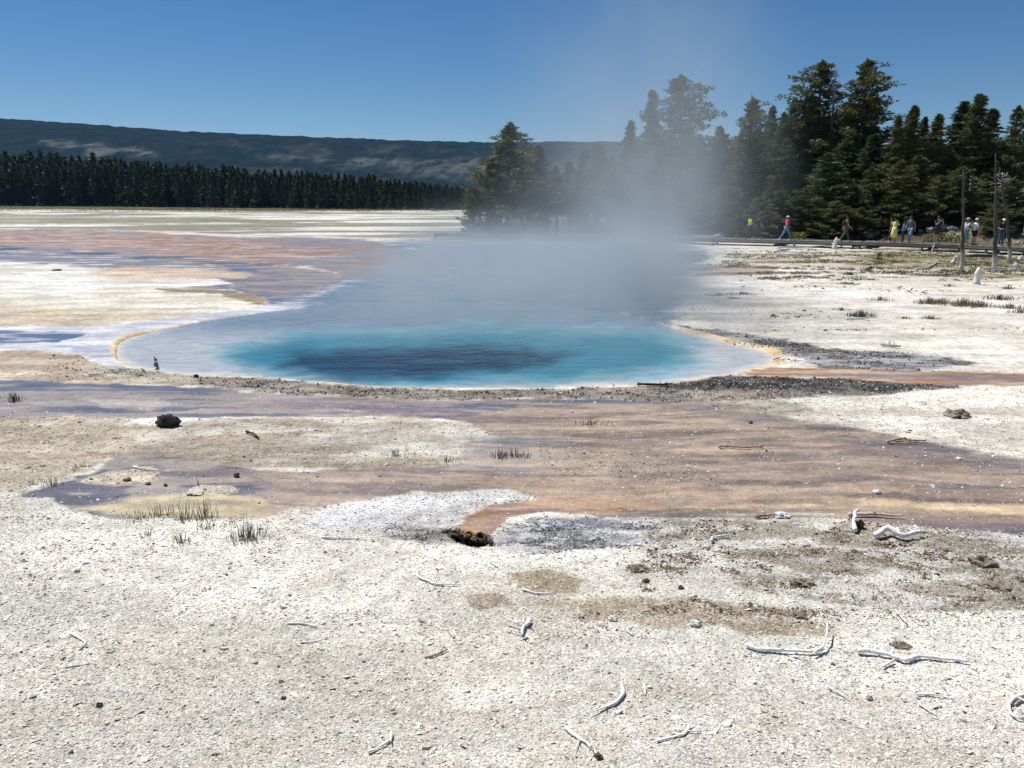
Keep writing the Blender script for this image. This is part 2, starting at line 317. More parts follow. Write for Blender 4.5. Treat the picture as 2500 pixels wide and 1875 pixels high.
class MB:
    def __init__(s): s.v = []; s.f = []; s.c = []
    def add(s, vs, fs, c=(.5, .5, .5)):
        n = len(s.v); s.v += [tuple(p) for p in vs]; s.f += [tuple(i + n for i in f) for f in fs]
        s.c += [tuple(c)] * len(vs) if not isinstance(c, list) else c
    def tube(s, pts, rad, seg=7, c=(.5, .5, .5), flat=1.0, cap=True):
        pts = [Vector(p) for p in pts]; n = len(pts); vs = []; cs = []
        if not isinstance(rad, (list, tuple)): rad = [rad] * n
        ref = None
        for i, p in enumerate(pts):
            t = (pts[min(i + 1, n - 1)] - pts[max(i - 1, 0)]).normalized()
            if ref is None:
                ref = t.cross(Vector((0,0,1)))
                if ref.length < .2: ref = t.cross(Vector((0,1,0)))
            ref = (ref - t * ref.dot(t)).normalized(); b = t.cross(ref)
            cc = c[i] if isinstance(c, list) else c
            for k in range(seg):
                a = 2 * math.pi * k / seg
                vs.append(p + ref * math.cos(a) * rad[i] + b * math.sin(a) * rad[i] * flat); cs.append(tuple(cc))
        fs = [(i * seg + k, i * seg + (k + 1) % seg, (i + 1) * seg + (k + 1) % seg, (i + 1) * seg + k) for i in range(n - 1) for k in range(seg)]
        if cap: fs += [tuple(range(seg - 1, -1, -1)), tuple((n - 1) * seg + k for k in range(seg))]
        s.add(vs, fs, cs)
    def box(s, c, size, rz=0, col=(.5, .5, .5)):
        m = Matrix.Rotation(rz, 3, 'Z'); c = Vector(c); vs = []
        for x in (-.5, .5):
            for y in (-.5, .5):
                for z in (-.5, .5): vs.append(c + m @ Vector((x * size[0], y * size[1], z * size[2])))
        s.add(vs, [(0, 1, 3, 2), (4, 6, 7, 5), (0, 4, 5, 1), (2, 3, 7, 6), (0, 2, 6, 4), (1, 5, 7, 3)], col)
    def blob(s, c, r, seed=0, rough=.25, col=(.5, .5, .5), sub=(8, 6), cut=None):
        rn = random.Random(seed); ns, nr = sub; vs = []; fs = []; c = Vector(c)
        ph = [rn.uniform(0, 6.28) for _ in range(6)]
        for j in range(nr + 1):
            th = math.pi * j / nr
            for i in range(ns):
                a = 2 * math.pi * i / ns
                d = Vector((math.sin(th) * math.cos(a), math.sin(th) * math.sin(a), math.cos(th)))
                q = 1 + rough * (math.sin(d.x * 4 + ph[0]) * math.sin(d.y * 5 + ph[1]) + .6 * math.sin(d.z * 7 + ph[2] + d.x * 6)) + rough * rn.uniform(-.4, .4) * math.sin(th)
                p = Vector((d.x * r[0] * q, d.y * r[1] * q, d.z * r[2] * q))
                if cut is not None and p.z < cut: p.z = cut
                vs.append(c + p)
        for j in range(nr):
            for i in range(ns): fs.append((j * ns + i, (j + 1) * ns + i, (j + 1) * ns + (i + 1) % ns, j * ns + (i + 1) % ns))
        s.add(vs, fs, col)
    def mesh(s, name, smooth=False):
        me = bpy.data.meshes.new(name); me.from_pydata(s.v, [], s.f)
        a = me.color_attributes.new('Col', 'FLOAT_COLOR', 'POINT')
        c4 = np.ones((len(s.v), 4), np.float32); c4[:, :3] = np.array(s.c); a.data.foreach_set('color', c4.ravel())
        if smooth: me.polygons.foreach_set('use_smooth', [True] * len(me.polygons))
        me.update(); return me
    def build(s, name, mat, parent=None, smooth=False): return link(name, s.mesh(name, smooth), parent, mat)

# ------------------------------------------------------------------ materials
def new_mat(name):
    m = bpy.data.materials.new(name); m.use_nodes = True
    nt = m.node_tree; b = nt.nodes['Principled BSDF']; return m, nt, b
def nd(nt, t, **kw):
    n = nt.nodes.new(t)
    for k, v in kw.items():
        if k.startswith('i_'): n.inputs[k[2:].replace('_', ' ')].default_value = v
        else: setattr(n, k, v)
    return n
def attr_mat(name, rough=.8, var=.25, scale=30, bump=.3, bdist=.01, spec=.3, sat=None):
    m, nt, b = new_mat(name); L = nt.links.new
    at_ = nd(nt, 'ShaderNodeAttribute', attribute_name='Col'); tc = nd(nt, 'ShaderNodeTexCoord')
    no = nd(nt, 'ShaderNodeTexNoise', i_Scale=scale, i_Detail=4.0); L(tc.outputs['Object'], no.inputs['Vector'])
    mr = nd(nt, 'ShaderNodeMapRange'); mr.inputs[3].default_value = 1 - var; mr.inputs[4].default_value = 1 + var
    mr.inputs[1].default_value = .3; mr.inputs[2].default_value = .7
    L(no.outputs['Fac'], mr.inputs[0])
    vm = nd(nt, 'ShaderNodeVectorMath', operation='SCALE'); L(at_.outputs['Color'], vm.inputs[0]); L(mr.outputs[0], vm.inputs['Scale'])
    L(vm.outputs[0], b.inputs['Base Color']); b.inputs['Roughness'].default_value = rough
    b.inputs['Specular IOR Level'].default_value = spec
    bp = nd(nt, 'ShaderNodeBump', i_Strength=bump, i_Distance=bdist); L(no.outputs['Fac'], bp.inputs['Height']); L(bp.outputs[0], b.inputs['Normal'])
    return m
def plain(name, c, rough=.7, spec=.3): return flat_mat(name, c, rough, spec)
def flat_mat(name, c, rough=.7, spec=.3, var=.15, scale=20):
    m, nt, b = new_mat(name); L = nt.links.new
    tc = nd(nt, 'ShaderNodeTexCoord'); no = nd(nt, 'ShaderNodeTexNoise', i_Scale=scale, i_Detail=3.0); L(tc.outputs['Object'], no.inputs['Vector'])
    cr = nd(nt, 'ShaderNodeValToRGB'); L(no.outputs['Fac'], cr.inputs[0])
    cr.color_ramp.elements[0].position = .3; cr.color_ramp.elements[1].position = .7
    cr.color_ramp.elements[0].color = tuple(x * (1 - var) for x in c) + (1,); cr.color_ramp.elements[1].color = tuple(min(1, x * (1 + var)) for x in c) + (1,)
    L(cr.outputs[0], b.inputs['Base Color']); b.inputs['Roughness'].default_value = rough; b.inputs['Specular IOR Level'].default_value = spec
    return m
def ground_mat():
    m, nt, b = new_mat('sinter_ground'); L = nt.links.new
    ac = nd(nt, 'ShaderNodeAttribute', attribute_name='Col'); aw = nd(nt, 'ShaderNodeAttribute', attribute_name='wet')
    tc = nd(nt, 'ShaderNodeTexCoord')
    def noise(scale, det=4.0, rg=.6):
        n = nd(nt, 'ShaderNodeTexNoise', i_Scale=scale, i_Detail=det, i_Roughness=rg); L(tc.outputs['Object'], n.inputs['Vector']); return n.outputs['Fac']
    def mul(a, bb):
        n = nd(nt, 'ShaderNodeMath', operation='MULTIPLY'); L(a, n.inputs[0])
        if isinstance(bb, float): n.inputs[1].default_value = bb
        else: L(bb, n.inputs[1])
        return n.outputs[0]
    def rng_(x, a, c, lo, hi):
        n = nd(nt, 'ShaderNodeMapRange'); L(x, n.inputs[0])
        for i, q in enumerate((a, c, lo, hi)): n.inputs[i + 1].default_value = q
        return n.outputs[0]
    n1 = noise(28, 5, .7); n2 = noise(5.5, 5, .65); n3 = noise(.9, 5, .6)
    dry = rng_(aw.outputs['Fac'], 0, .6, 1, .55)
    def contrast(x, lo, hi, a, c):
        r = rng_(x, a, c, lo, hi)
        mx = nd(nt, 'ShaderNodeMix', data_type='FLOAT'); L(dry, mx.inputs[0]); mx.inputs[2].default_value = 1.0; L(r, mx.inputs[3]); return mx.outputs[0]
    mpp = nd(nt, 'ShaderNodeMapping'); L(tc.outputs['Object'], mpp.inputs[0]); mpp.inputs['Scale'].default_value = (.35, 1.3, 1)
    n4_ = nd(nt, 'ShaderNodeTexNoise', i_Scale=.8, i_Detail=9.0, i_Roughness=.68); L(mpp.outputs[0], n4_.inputs['Vector']); n4 = n4_.outputs['Fac']
    k = mul(mul(mul(contrast(n1, .74, 1.2, .36, .62), contrast(n2, .74, 1.18, .34, .6)), contrast(n3, .84, 1.12, .35, .6)), rng_(n4, .36, .62, .80, 1.16))
    vm = nd(nt, 'ShaderNodeVectorMath', operation='SCALE'); L(ac.outputs['Color'], vm.inputs[0]); L(k, vm.inputs['Scale'])
    # scattered dark crumbs
    vo = nd(nt, 'ShaderNodeTexVoronoi', i_Scale=4.5, i_Randomness=1.0); L(tc.outputs['Object'], vo.inputs['Vector'])
    sp = nd(nt, 'ShaderNodeSeparateColor'); L(vo.outputs['Color'], sp.inputs[0])
    near_ = rng_(vo.outputs['Distance'], .10, .22, 1, 0); some = rng_(sp.outputs[0], .80, .82, 0, 1)
    fac = mul(mul(mul(near_, some), dry), rng_(n2, .42, .5, 0, .75))
    mc = nd(nt, 'ShaderNodeMix', data_type='RGBA'); L(fac, mc.inputs[0]); L(vm.outputs[0], mc.inputs[6]); mc.inputs[7].default_value = (.13, .10, .07, 1)
    L(mc.outputs[2], b.inputs['Base Color'])
    L(rng_(aw.outputs['Fac'], 0.05, .8, .92, .16), b.inputs['Roughness'])
    L(rng_(aw.outputs['Fac'], 0, .7, .12, .34), b.inputs['Specular IOR Level'])
    hs = nd(nt, 'ShaderNodeMath', operation='ADD'); L(mul(n1, .35), hs.inputs[0]); L(n2, hs.inputs[1])
    bp = nd(nt, 'ShaderNodeBump', i_Distance=.05); L(hs.outputs[0], bp.inputs['Height']); L(rng_(aw.outputs['Fac'], 0, .5, .8, .05), bp.inputs['Strength'])
    L(bp.outputs[0], b.inputs['Normal'])
    return m
def water_mat():
    m, nt, b = new_mat('hot_spring_water'); L = nt.links.new
    ac = nd(nt, 'ShaderNodeAttribute', attribute_name='Col'); tc = nd(nt, 'ShaderNodeTexCoord')
    mp = nd(nt, 'ShaderNodeMapping'); L(tc.outputs['Object'], mp.inputs[0]); mp.inputs['Scale'].default_value = (1, 1.6, 1)
    n = nd(nt, 'ShaderNodeTexNoise', i_Scale=2.2, i_Detail=5.0, i_Roughness=.55, i_Distortion=.5); L(mp.outputs[0], n.inputs['Vector'])
    n2 = nd(nt, 'ShaderNodeTexNoise', i_Scale=9.0, i_Detail=3.0); L(mp.outputs[0], n2.inputs['Vector'])
    ad = nd(nt, 'ShaderNodeMath', operation='MULTIPLY_ADD'); L(n2.outputs['Fac'], ad.inputs[0]); ad.inputs[1].default_value = .3; L(n.outputs['Fac'], ad.inputs[2])
    bp = nd(nt, 'ShaderNodeBump', i_Strength=.7, i_Distance=.05); L(ad.outputs[0], bp.inputs['Height']); L(bp.outputs[0], b.inputs['Normal'])
    mr = nd(nt, 'ShaderNodeMapRange'); L(n.outputs['Fac'], mr.inputs[0]); mr.inputs[1].default_value = .35; mr.inputs[2].default_value = .65; mr.inputs[3].default_value = .85; mr.inputs[4].default_value = 1.12
    vm = nd(nt, 'ShaderNodeVectorMath', operation='SCALE'); L(ac.outputs['Color'], vm.inputs[0]); L(mr.outputs[0], vm.inputs['Scale'])
    L(vm.outputs[0], b.inputs['Base Color'])
    b.inputs['Roughness'].default_value = .09; b.inputs['IOR'].default_value = 1.33; b.inputs['Specular IOR Level'].default_value = .18
    return m
M_ground = ground_mat(); M_water = water_mat()
M_flake = attr_mat('sinter_flake', .85, .12, 60, .2, .004)
M_wood = attr_mat('bleached_wood', .8, .25, 40, .6, .01)
M_rock = attr_mat('rock', .85, .3, 14, .8, .03)
M_needle = None
def needle_mat(name, c1, c2, c3):
    m, nt, b = new_mat(name); L = nt.links.new
    at_ = nd(nt, 'ShaderNodeAttribute', attribute_name='Col'); oi = nd(nt, 'ShaderNodeObjectInfo')
    cr = nd(nt, 'ShaderNodeValToRGB'); e = cr.color_ramp.elements
    e[0].color = c1 + (1,); e[1].color = c3 + (1,); x = e.new(.5); x.color = c2 + (1,)
    L(oi.outputs['Random'], cr.inputs[0])
    mx = nd(nt, 'ShaderNodeMix', data_type='RGBA', blend_type='MULTIPLY'); mx.inputs[0].default_value = 1
    L(cr.outputs[0], mx.inputs[6]); L(at_.outputs['Color'], mx.inputs[7]); L(mx.outputs[2], b.inputs['Base Color'])
    b.inputs['Roughness'].default_value = .6; b.inputs['Specular IOR Level'].default_value = .2
    tr = nd(nt, 'ShaderNodeBsdfTranslucent'); L(mx.outputs[2], tr.inputs[0])
    ms = nd(nt, 'ShaderNodeMixShader'); ms.inputs[0].default_value = .22
    L(b.outputs[0], ms.inputs[1]); L(tr.outputs[0], ms.inputs[2]); L(ms.outputs[0], nt.nodes['Material Output'].inputs[0])
    return m
M_needle = needle_mat('pine_needles', (.080, .108, .042), (.104, .126, .044), (.136, .142, .052))
M_needle_far = needle_mat('far_pine_needles', (.034, .056, .032), (.042, .062, .032), (.052, .068, .034))
M_bark = attr_mat('bark', .9, .3, 12, .5, .02)
M_grass = attr_mat('dry_grass', .7, .2, 20, .0, .01)

# ------------------------------------------------------------------ ground sheet
rows = []
sy = 1880.0 * D
ys = []
for s_ in np.concatenate([np.arange(2130, 1182, -2.9), np.arange(1182, 1128, -1.3), np.arange(1128, 1100, -2.5), np.arange(1100, 640, -1.9), np.arange(640, 520, -1.3), np.arange(520, 497, -1.0)]):
    ys.append(at(1250, s_).y)
last = ys[-1]
while last < 9000: last *= 1.09; ys.append(last)
ys = np.array(ys)
back = np.array([-60, -20, -6, 0, 2.0])
ts = np.concatenate([[-12, -6, -3, -2, -1.5, -1.2, -1.0, -.9], np.linspace(-.8, .8, 760), [.9, 1.0, 1.2, 1.5, 2, 3, 6, 12]])
allY = np.concatenate([back, ys])
wid = np.maximum(np.abs(allY), 3.0)
GX = ts[None, :] * wid[:, None]; GY = np.repeat(allY[:, None], len(ts), 1)
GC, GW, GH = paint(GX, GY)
nr_, nc_ = GX.shape
V = np.stack([GX, GY, GH], -1).reshape(-1, 3)
i, j = np.meshgrid(np.arange(nr_ - 1), np.arange(nc_ - 1), indexing='ij')
a = (i * nc_ + j).ravel()
Fq = np.stack([a, a + 1, a + nc_ + 1, a + nc_], 1)
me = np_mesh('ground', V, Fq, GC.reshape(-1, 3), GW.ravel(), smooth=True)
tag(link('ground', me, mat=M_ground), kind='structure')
print('ground', len(V))

# ------------------------------------------------------------------ hot spring water
def pool_water():
    u0, u1, nu = 215, 1740, 420
    vv = np.concatenate([np.arange(640, 845, 1.0)])
    uu = np.linspace(u0, u1, nu)
    P = [(a, b * VS) for a, b in POOL]
    X = np.zeros((len(vv), nu)); Y = np.zeros_like(X)
    for r_, v_ in enumerate(vv):
        q = at(1250, v_ * D, -.045); q2 = at(1251, v_ * D, -.045)
        X[r_] = (uu * D - 1250) * (q2.x - q.x); Y[r_] = q.y
    pu, pv = project(X, Y, -.045)
    wu = (fbm(X / .9, Y / .7, 231, 4) - .5); wv = (fbm(X / .9 + 40, Y / .7, 232, 4) - .5)
    sd0 = poly_sd(pu, pv * VS, P)
    sdt = poly_sd(pu + wu * 90, pv * VS + wv * 60, [(a, b * VS) for a, b in TURQ])
    sdd = poly_sd(pu + wu * 130, pv * VS + wv * 70, [(a, b * VS) for a, b in DEEP])
    edge = np.maximum(sstep(0, 30, sd0), sstep(735, 705, pv))[..., None]
    bk = sstep(745, 690, pv)[..., None]; c = lin((212,208,202)) * (1 - edge) + (lin((178,182,186)) * (1 - bk) + lin((112,130,146)) * bk) * edge
    pb = (sstep(.4, .62, fbm(X / .7, Y / .35, 240, 4)) * sstep(-70, -5, sdt))[..., None]
    c = c * (1 - .7 * pb) + lin((120,178,198)) * .7 * pb
    t = sstep(-64, 50, sdt)[..., None]; c = c * (1 - t) + lin((66,130,146)) * t
    t2 = sstep(10, 70, sdt)[..., None] * .5; c = c * (1 - t2) + lin((34,104,128)) * t2
    d = sstep(-46, 40, sdd)[..., None]; c = c * (1 - d) + lin((8,40,62)) * d
    st = (sstep(.52, .66, fbm(X / 1.6, Y / .35, 250, 4)))[..., None] * d * .35
    c = c * (1 - st) + lin((24,100,130)) * st
    keep = sd0 > -30
    V = np.stack([X, Y, np.full_like(X, -.045)], -1).reshape(-1, 3)
    n1, n2 = X.shape
    i, j = np.meshgrid(np.arange(n1 - 1), np.arange(n2 - 1), indexing='ij'); i = i.ravel(); j = j.ravel()
    k = keep[i, j] & keep[i + 1, j] & keep[i, j + 1] & keep[i + 1, j + 1]
    i = i[k]; j = j[k]; a = i * n2 + j
    Fq = np.stack([a + n2, a + n2 + 1, a + 1, a], 1)
    used = np.unique(Fq); remap = np.full(len(V), -1); remap[used] = np.arange(len(used))
    me = np_mesh('water', V[used], remap[Fq], (c.reshape(-1, 3) * .9)[used], smooth=True)
    tag(link('water', me, mat=M_water), kind='structure')
pool_water()

# ------------------------------------------------------------------ gravel and crust flakes (stuff)
def scatter(n, v0, v1, size, name, label, kindcol='local', wetmax=.35, umin=-150, umax=2360, dens=None, thick=.3, lift=.25, dark=.10, seed=5, big=0.0, slabs=False):
    r = np.random.default_rng(seed)
    v = v0 + (v1 - v0) * r.random(n); u = umin + (umax - umin) * r.random(n)
    sx, sy_ = u * D, v * D
    uu = (sx - CXP) / F; vvv = -(sy_ - CYP) / F
    dy = CP + vvv * SP; dz = -SP + vvv * CP; t = -HC / dz
    X = uu * t; Y = dy * t
    C, Wt, H = paint(X, Y)
    ok = (Wt < wetmax) & (H > -.05)
    if dens is not None: ok &= r.random(n) < dens(X, Y, C)
    X, Y, C, H = X[ok], Y[ok], C[ok], H[ok]; m = len(X)
    dist = np.sqrt(X ** 2 + Y ** 2)
    s = size * np.exp(r.normal(0, .42, m)) * (.55 + dist / 16)
    if big: s *= np.where(r.random(m) < big, 2.2, 1)
    k = 5
    ang = r.random(m) * 6.28
    tz = s * thick * (.4 + r.random(m))
    tilt = r.normal(0, .32, (m, 2))
    slab = slabs
    nv = 2 * k if slab else k + 1
    base = np.zeros((m, nv, 3))
    for q in range(k):
        aa = ang + q * 6.283 / k + r.normal(0, .22, m); rr = s * (.35 + .3 * r.random(m))
        x = np.cos(aa) * rr; y = np.sin(aa) * rr * .8
        zt = x * tilt[:, 0] + y * tilt[:, 1]
        base[:, q, 0] = X + x * 1.08; base[:, q, 1] = Y + y * 1.08; base[:, q, 2] = H + zt + (0 if not slab else -tz * .5)
        if slab:
            base[:, k + q, 0] = X + x; base[:, k + q, 1] = Y + y; base[:, k + q, 2] = H + tz * lift * 2 + zt
    off = (np.arange(m) * nv)[:, None]
    if slab:
        quads = np.array([[q, (q + 1) % k, k + (q + 1) % k, k + q] for q in range(k)])
        T = np.concatenate([quads[:, [0, 1, 2]], quads[:, [0, 2, 3]], np.array([[k, k + 1, k + 2], [k, k + 2, k + 3], [k, k + 3, k + 4]])])
    else:
        base[:, k, 0] = X + r.normal(0, .12, m) * s; base[:, k, 1] = Y + r.normal(0, .12, m) * s; base[:, k, 2] = H + tz * (.4 + lift)
        T = np.array([[q, (q + 1) % k, k] for q in range(k)])
    V = base.reshape(-1, 3)
    Fc = (off[:, :, None] + T[None]).reshape(-1, 3)
    f = np.exp(r.normal(.0, .25, m))
    cc = C * f[:, None]
    dk = r.random(m) < dark
    cc[dk] = C[dk] * (.35 + .3 * r.random(dk.sum()))[:, None]
    wh = r.random(m) < .25
    cc[wh] = cc[wh] * .4 + .6 * np.array([.74, .72, .68])
    if kindcol == 'brown':
        cc = lin((118,98,76))[None] * (.5 + 1.1 * r.random(m))[:, None]
    if kindcol == 'char': cc = np.tile([.17, .17, .175], (m, 1)) * (.4 + 1.4 * r.random(m))[:, None]
    if kindcol == 'white': cc = np.tile([.72, .69, .64], (m, 1)) * (.6 + .4 * r.random(m))[:, None]
    cc = np.clip(cc, .02, .82)
    me = np_mesh(name, V, Fc, np.repeat(cc, nv, 0))
    o = tag(link(name, me, mat=M_flake), label, None, None, 'stuff')
    print(name, m)
scatter(190000, 1320, 1860, .0158, 'gravel', 'pale sinter gravel covering the near ground', umin=-350, umax=2560, seed=5, dark=.05)
scatter(3200, 1330, 1700, .024, 'gravel', 'larger pale sinter flakes on the near ground', seed=15, dark=.02, slabs=True)
scatter(105000, 1060, 1350, .0160, 'gravel', 'pale sinter crust flakes in the middle ground', umin=-350, umax=2560, seed=6, dark=.07)
scatter(30000, 800, 1080, .018, 'gravel', 'loose sinter chips on the flats around the pool', seed=8, dark=.2, wetmax=.3)
scatter(9000, 850, 1150, .013, 'gravel', 'white pebbles strewn over the wet mats', 'white', seed=18, wetmax=1, slabs=True)
def dens_patch(X, Y, C): return sstep(.52, .66, fbm(X / .8, Y / .35, 401, 5)) * .9 * sstep(5, 6.5, Y) * sstep(.35, .6, fbm(X / .12, Y / .1, 411, 2))
scatter(60000, 1115, 1560, .013, 'dirt_crumbs', 'brown crumbs of dirt and dead plant crust in patches', 'brown', seed=9, dens=dens_patch, thick=.6, lift=.3)
def dens_right(X, Y, C): return sstep(.48, .66, fbm(X / .4, Y / .22, 402, 5)) * .9 * sstep(.35, .6, fbm(X / .12, Y / .1, 412, 2))
scatter(60000, 1120, 1330, .014, 'dirt_crumbs', 'dark brown crumbs clustered right of the vent', 'brown', umin=1380, umax=2360, seed=10, dens=dens_right, thick=.6, lift=.35)
def dens_dark(X, Y, C): return sstep(.36, .12, C.mean(1)) * sstep(.3, .6, fbm(X / .3, Y / .2, 413, 3))
scatter(90000, 690, 880, .017, 'crust_crumbs', 'dark broken crust along the pool rim', umin=100, umax=2300, seed=12, dens=dens_dark, thick=.7, lift=.4, dark=.25)
def dens_char(X, Y, C):
    u, v = project(X, Y, 0.0); return .75 * (sstep(0, 60, poly_sd(u, v * VS, [(a, b * VS) for a, b in [(1060,1135),(1200,1112),(1420,1118),(1520,1140),(1440,1190),(1200,1200),(1060,1180)]])) + .55 * sstep(0, 60, poly_sd(u, v * VS, [(a, b * VS) for a, b in [(830,1120),(960,1130),(1000,1168),(1060,1182),(880,1186),(790,1160)]]))) * sstep(.48, .66, fbm(X / .22, Y / .1, 415, 4))
scatter(52000, 1110, 1200, .013, 'dirt_crumbs', 'charcoal crumbs on the bluish white crust beside the vent', 'char', umin=780, umax=1540, seed=14, dens=dens_char, thick=.6, lift=.35)
def dens_far(X, Y, C): return sstep(.58, .75, fbm(X / 3, Y / 1.2, 403, 5)) * .8 * sstep(.3, .6, fbm(X / .5, Y / .3, 414, 2))
scatter(26000, 545, 800, .024, 'dirt_crumbs', 'brown tufts and crumbs on the white flat right of the pool', 'brown', umin=1480, umax=2360, seed=13, dens=dens_far, thick=.5, lift=.3)

# ------------------------------------------------------------------ sticks and branches on the ground
WHITE = (.80, .78, .74); TANW = (.46, .33, .22); DARKW = (.05, .04, .03); GREYW = (.42, .40, .37)
def stick(pts, r, label, name='branch', cat='branch', c=WHITE, twigs=(), lift=.35, group=None, raise_=()):
    """pts in source pixels; r metres (thickest radius)"""
    ws = []
    for k, (x, y) in enumerate(pts):
        p = at(x, y, 0); ws.append(p)
    X = np.array([p.x for p in ws]); Y = np.array([p.y for p in ws]); _, _, H = paint(X, Y)
    base = Vector((X.mean(), Y.mean(), float(H.mean())))
    # resample with a smooth curve
    P = [Vector((X[k], Y[k], max(0, float(H[k])) + r * (.9 + lift) + (raise_[k] if k < len(raise_) else 0))) - base for k in range(len(pts))]
    out = []
    rn = random.Random(hash(label) % 9999 if False else sum(map(ord, label)))
    for k in range(len(P) - 1):
        p0 = P[max(k - 1, 0)]; p1 = P[k]; p2 = P[k + 1]; p3 = P[min(k + 2, len(P) - 1)]
        for q in range(4):
            t = q / 4
            out.append(.5 * ((2 * p1) + (p2 - p0) * t + (2 * p0 - 5 * p1 + 4 * p2 - p3) * t * t + (3 * p1 - p0 - 3 * p2 + p3) * t ** 3))
    out.append(P[-1])
    n = len(out)
    out = [p + Vector((rn.uniform(-1, 1), rn.uniform(-1, 1), rn.uniform(-.5, .5))) * r * .24 for p in out]
    rad = [r * (1 - .5 * (k / (n - 1))) * rn.uniform(.75, 1.2) for k in range(n)]
    r *= 1.18; root = empty(name, base); tag(root, label, cat, group)
    mb = MB(); cs = [tuple(q * rn.uniform(.88, 1.08) for q in c) for _ in out]
    mb.tube(out, rad, 8, cs); mb.build('stem', M_wood, root, True)
    k = 0
    for tw in twigs:
        tp = []
        for (x, y, z) in tw:
            q = at(x, y, z); tp.append(q - base)
        m2 = MB(); m2.tube(tp, [r * .42, r * .38, r * .33, r * .26][:len(tp)] if len(tp) > 1 else r * .3, 6, c)
        m2.build('twig', M_wood, root, True)
    if r > .013 and not twigs and cat == 'branch' and c == WHITE:
        for q in range(2):
            kk = rn.randrange(2, n - 1); a = rn.uniform(0, 6.28); ln = r * rn.uniform(4, 9); d = Vector((math.cos(a), math.sin(a), rn.uniform(0, .35)))
            m2 = MB(); m2.tube([out[kk], out[kk] + d * ln * .5, out[kk] + d * ln + Vector((rn.uniform(-1, 1), rn.uniform(-1, 1), 0)) * r], [r * .34, r * .24, r * .12], 5, c); m2.build('twig', M_wood, root, True)
    # small knots
    for _ in range(2):
        m3 = MB()
        k = rn.randrange(1, n - 1); d = Vector((rn.uniform(-1, 1), rn.uniform(-1, 1), .6)).normalized()
        m3.tube([out[k], out[k] + d * r * 2.2], [r * .4, r * .25], 5, c)
        m3.build('knot', M_wood, root, True)
    return root
def c7(*p): return [(x * .5651, 1250 + y * .5651) for x, y in p]
def c8(*p): return [(1250 + x * .5651, 1250 + y * .5651) for x, y in p]
def c6(*p): return [(1600 + x * .4823, 550 + y * .4823) for x, y in p]
def c4(*p): return [(x * .4521, 600 + y * .4521) for x, y in p]
stick(c7((1795,255),(1810,287),(1850,305),(1890,320),(1990,322)), .014, 'thin white curved branch lying just left of the tan dirt patches')
stick(c7((1682,950),(1690,985),(1650,1020),(1590,1050)), .015, 'white hooked branch at the bottom, nearest the lower edge left of centre')
stick(c7((305,530),(345,552),(370,575),(345,592)), .011, 'small white twig bent like a hook on the gravel at far left', 'twig', 'twig')
stick(c7((1240,485),(1310,487),(1370,500)), .009, 'short thin white twig lying flat above a reddish crumb patch', 'twig', 'twig')
stick(c7((1280,572),(1350,565),(1420,550)), .007, 'very thin pale twig touching the reddish brown crumb patch', 'twig', 'twig')
stick(c7((270,683),(340,670),(400,660)), .007, 'thin grey white twig below the hooked twig at far left', 'twig', 'twig')
stick(c7((1835,637),(1890,620),(1935,600)), .011, 'reddish brown strip of bark on the gravel near centre', 'bark_strip', 'bark', c=(.36,.24,.18))
stick(c7((2115,222),(2150,245)), .010, 'stubby white twig beside the small brown patch above centre', 'twig', 'twig')
stick(c7((1390,115),(1470,118),(1555,122)), .012, 'straight thin white stick below the white crust patch', 'twig', 'twig')
stick(c8((1490,607),(1600,622),(1660,640),(1700,652),(1760,635),(1850,645),(1975,660)), .022, 'long thick white branch with a kink, lowest of the big sticks on the right',
      twigs=[[(1250+1650*.5651,1250+640*.5651,.02),(1250+1600*.5651,1250+668*.5651,.02)]])
stick(c8((1015,582),(1060,603),(1180,608),(1310,612),(1345,602)), .019, 'long white branch with a thin upright twig at its right end',
      twigs=[[(1250+1300*.5651,1250+612*.5651,.03),(1250+1345*.5651,1250+580*.5651,.05),(1250+1360*.5651,1250+530*.5651,.08),(1250+1362*.5651,1250+475*.5651,.1)]])
stick(c8((1215,630),(1250,636),(1290,645)), .009, 'short white twig just below the long branch with the upright twig', 'twig', 'twig')
stick(c8((475,760),(478,800),(440,840),(375,865)), .015, 'white branch curved like a J near the bottom centre')
stick(c8((570,760),(575,780),(573,800)), .009, 'tiny white twig beside the J curved branch', 'twig', 'twig')
stick(c8((230,940),(270,975),(320,1010),(350,1040),(368,1062)), .014, 'white stick ending in a small brown cone at the bottom edge')
stick(c8((765,935),(745,965),(690,985),(625,998)), .011, 'thin white bowed twig near the bottom right of centre', 'twig', 'twig',
      twigs=[[(1250+750*.5651,1250+945*.5651,.02),(1250+700*.5651,1250+935*.5651,.02)],[(1250+755*.5651,1250+945*.5651,.02),(1250+820*.5651,1250+947*.5651,.02)]])
stick(c8((1355,755),(1410,783),(1455,808)), .008, 'thin pale twig slanting beside a small dark stone', 'twig', 'twig')
stick(c8((1750,792),(1820,795),(1900,812)), .010, 'slightly bent pale twig left of the looped white branch', 'twig', 'twig')
stick(c8((1755,830),(1790,855),(1835,882)), .008, 'short slanting pale twig under the slightly bent one', 'twig', 'twig')
stick(c8((2240,800),(2180,812),(2150,838),(2145,868),(2175,900),(2240,915)), .018, 'thick white branch looped in a ring at the right edge')
stick(c8((2230,818),(2190,828),(2170,845)), .012, 'broken grey branch lying inside the white loop', c=GREYW)
stick(c8((78,482),(50,515),(42,545)), .022, 'short stubby white branch with a dark knotted end near centre')
stick(c8((45,345),(110,363),(185,357)), .012, 'thin white twig under the tan patch just right of centre', 'twig', 'twig')
stick(c8((1655,430),(1680,458),(1705,485)), .012, 'small slanting white twig above the longest branch', 'twig', 'twig')
stick(c8((860,132),(872,115),(935,108)), .018, 'small forked white branch among the dark crumbs right of the vent')
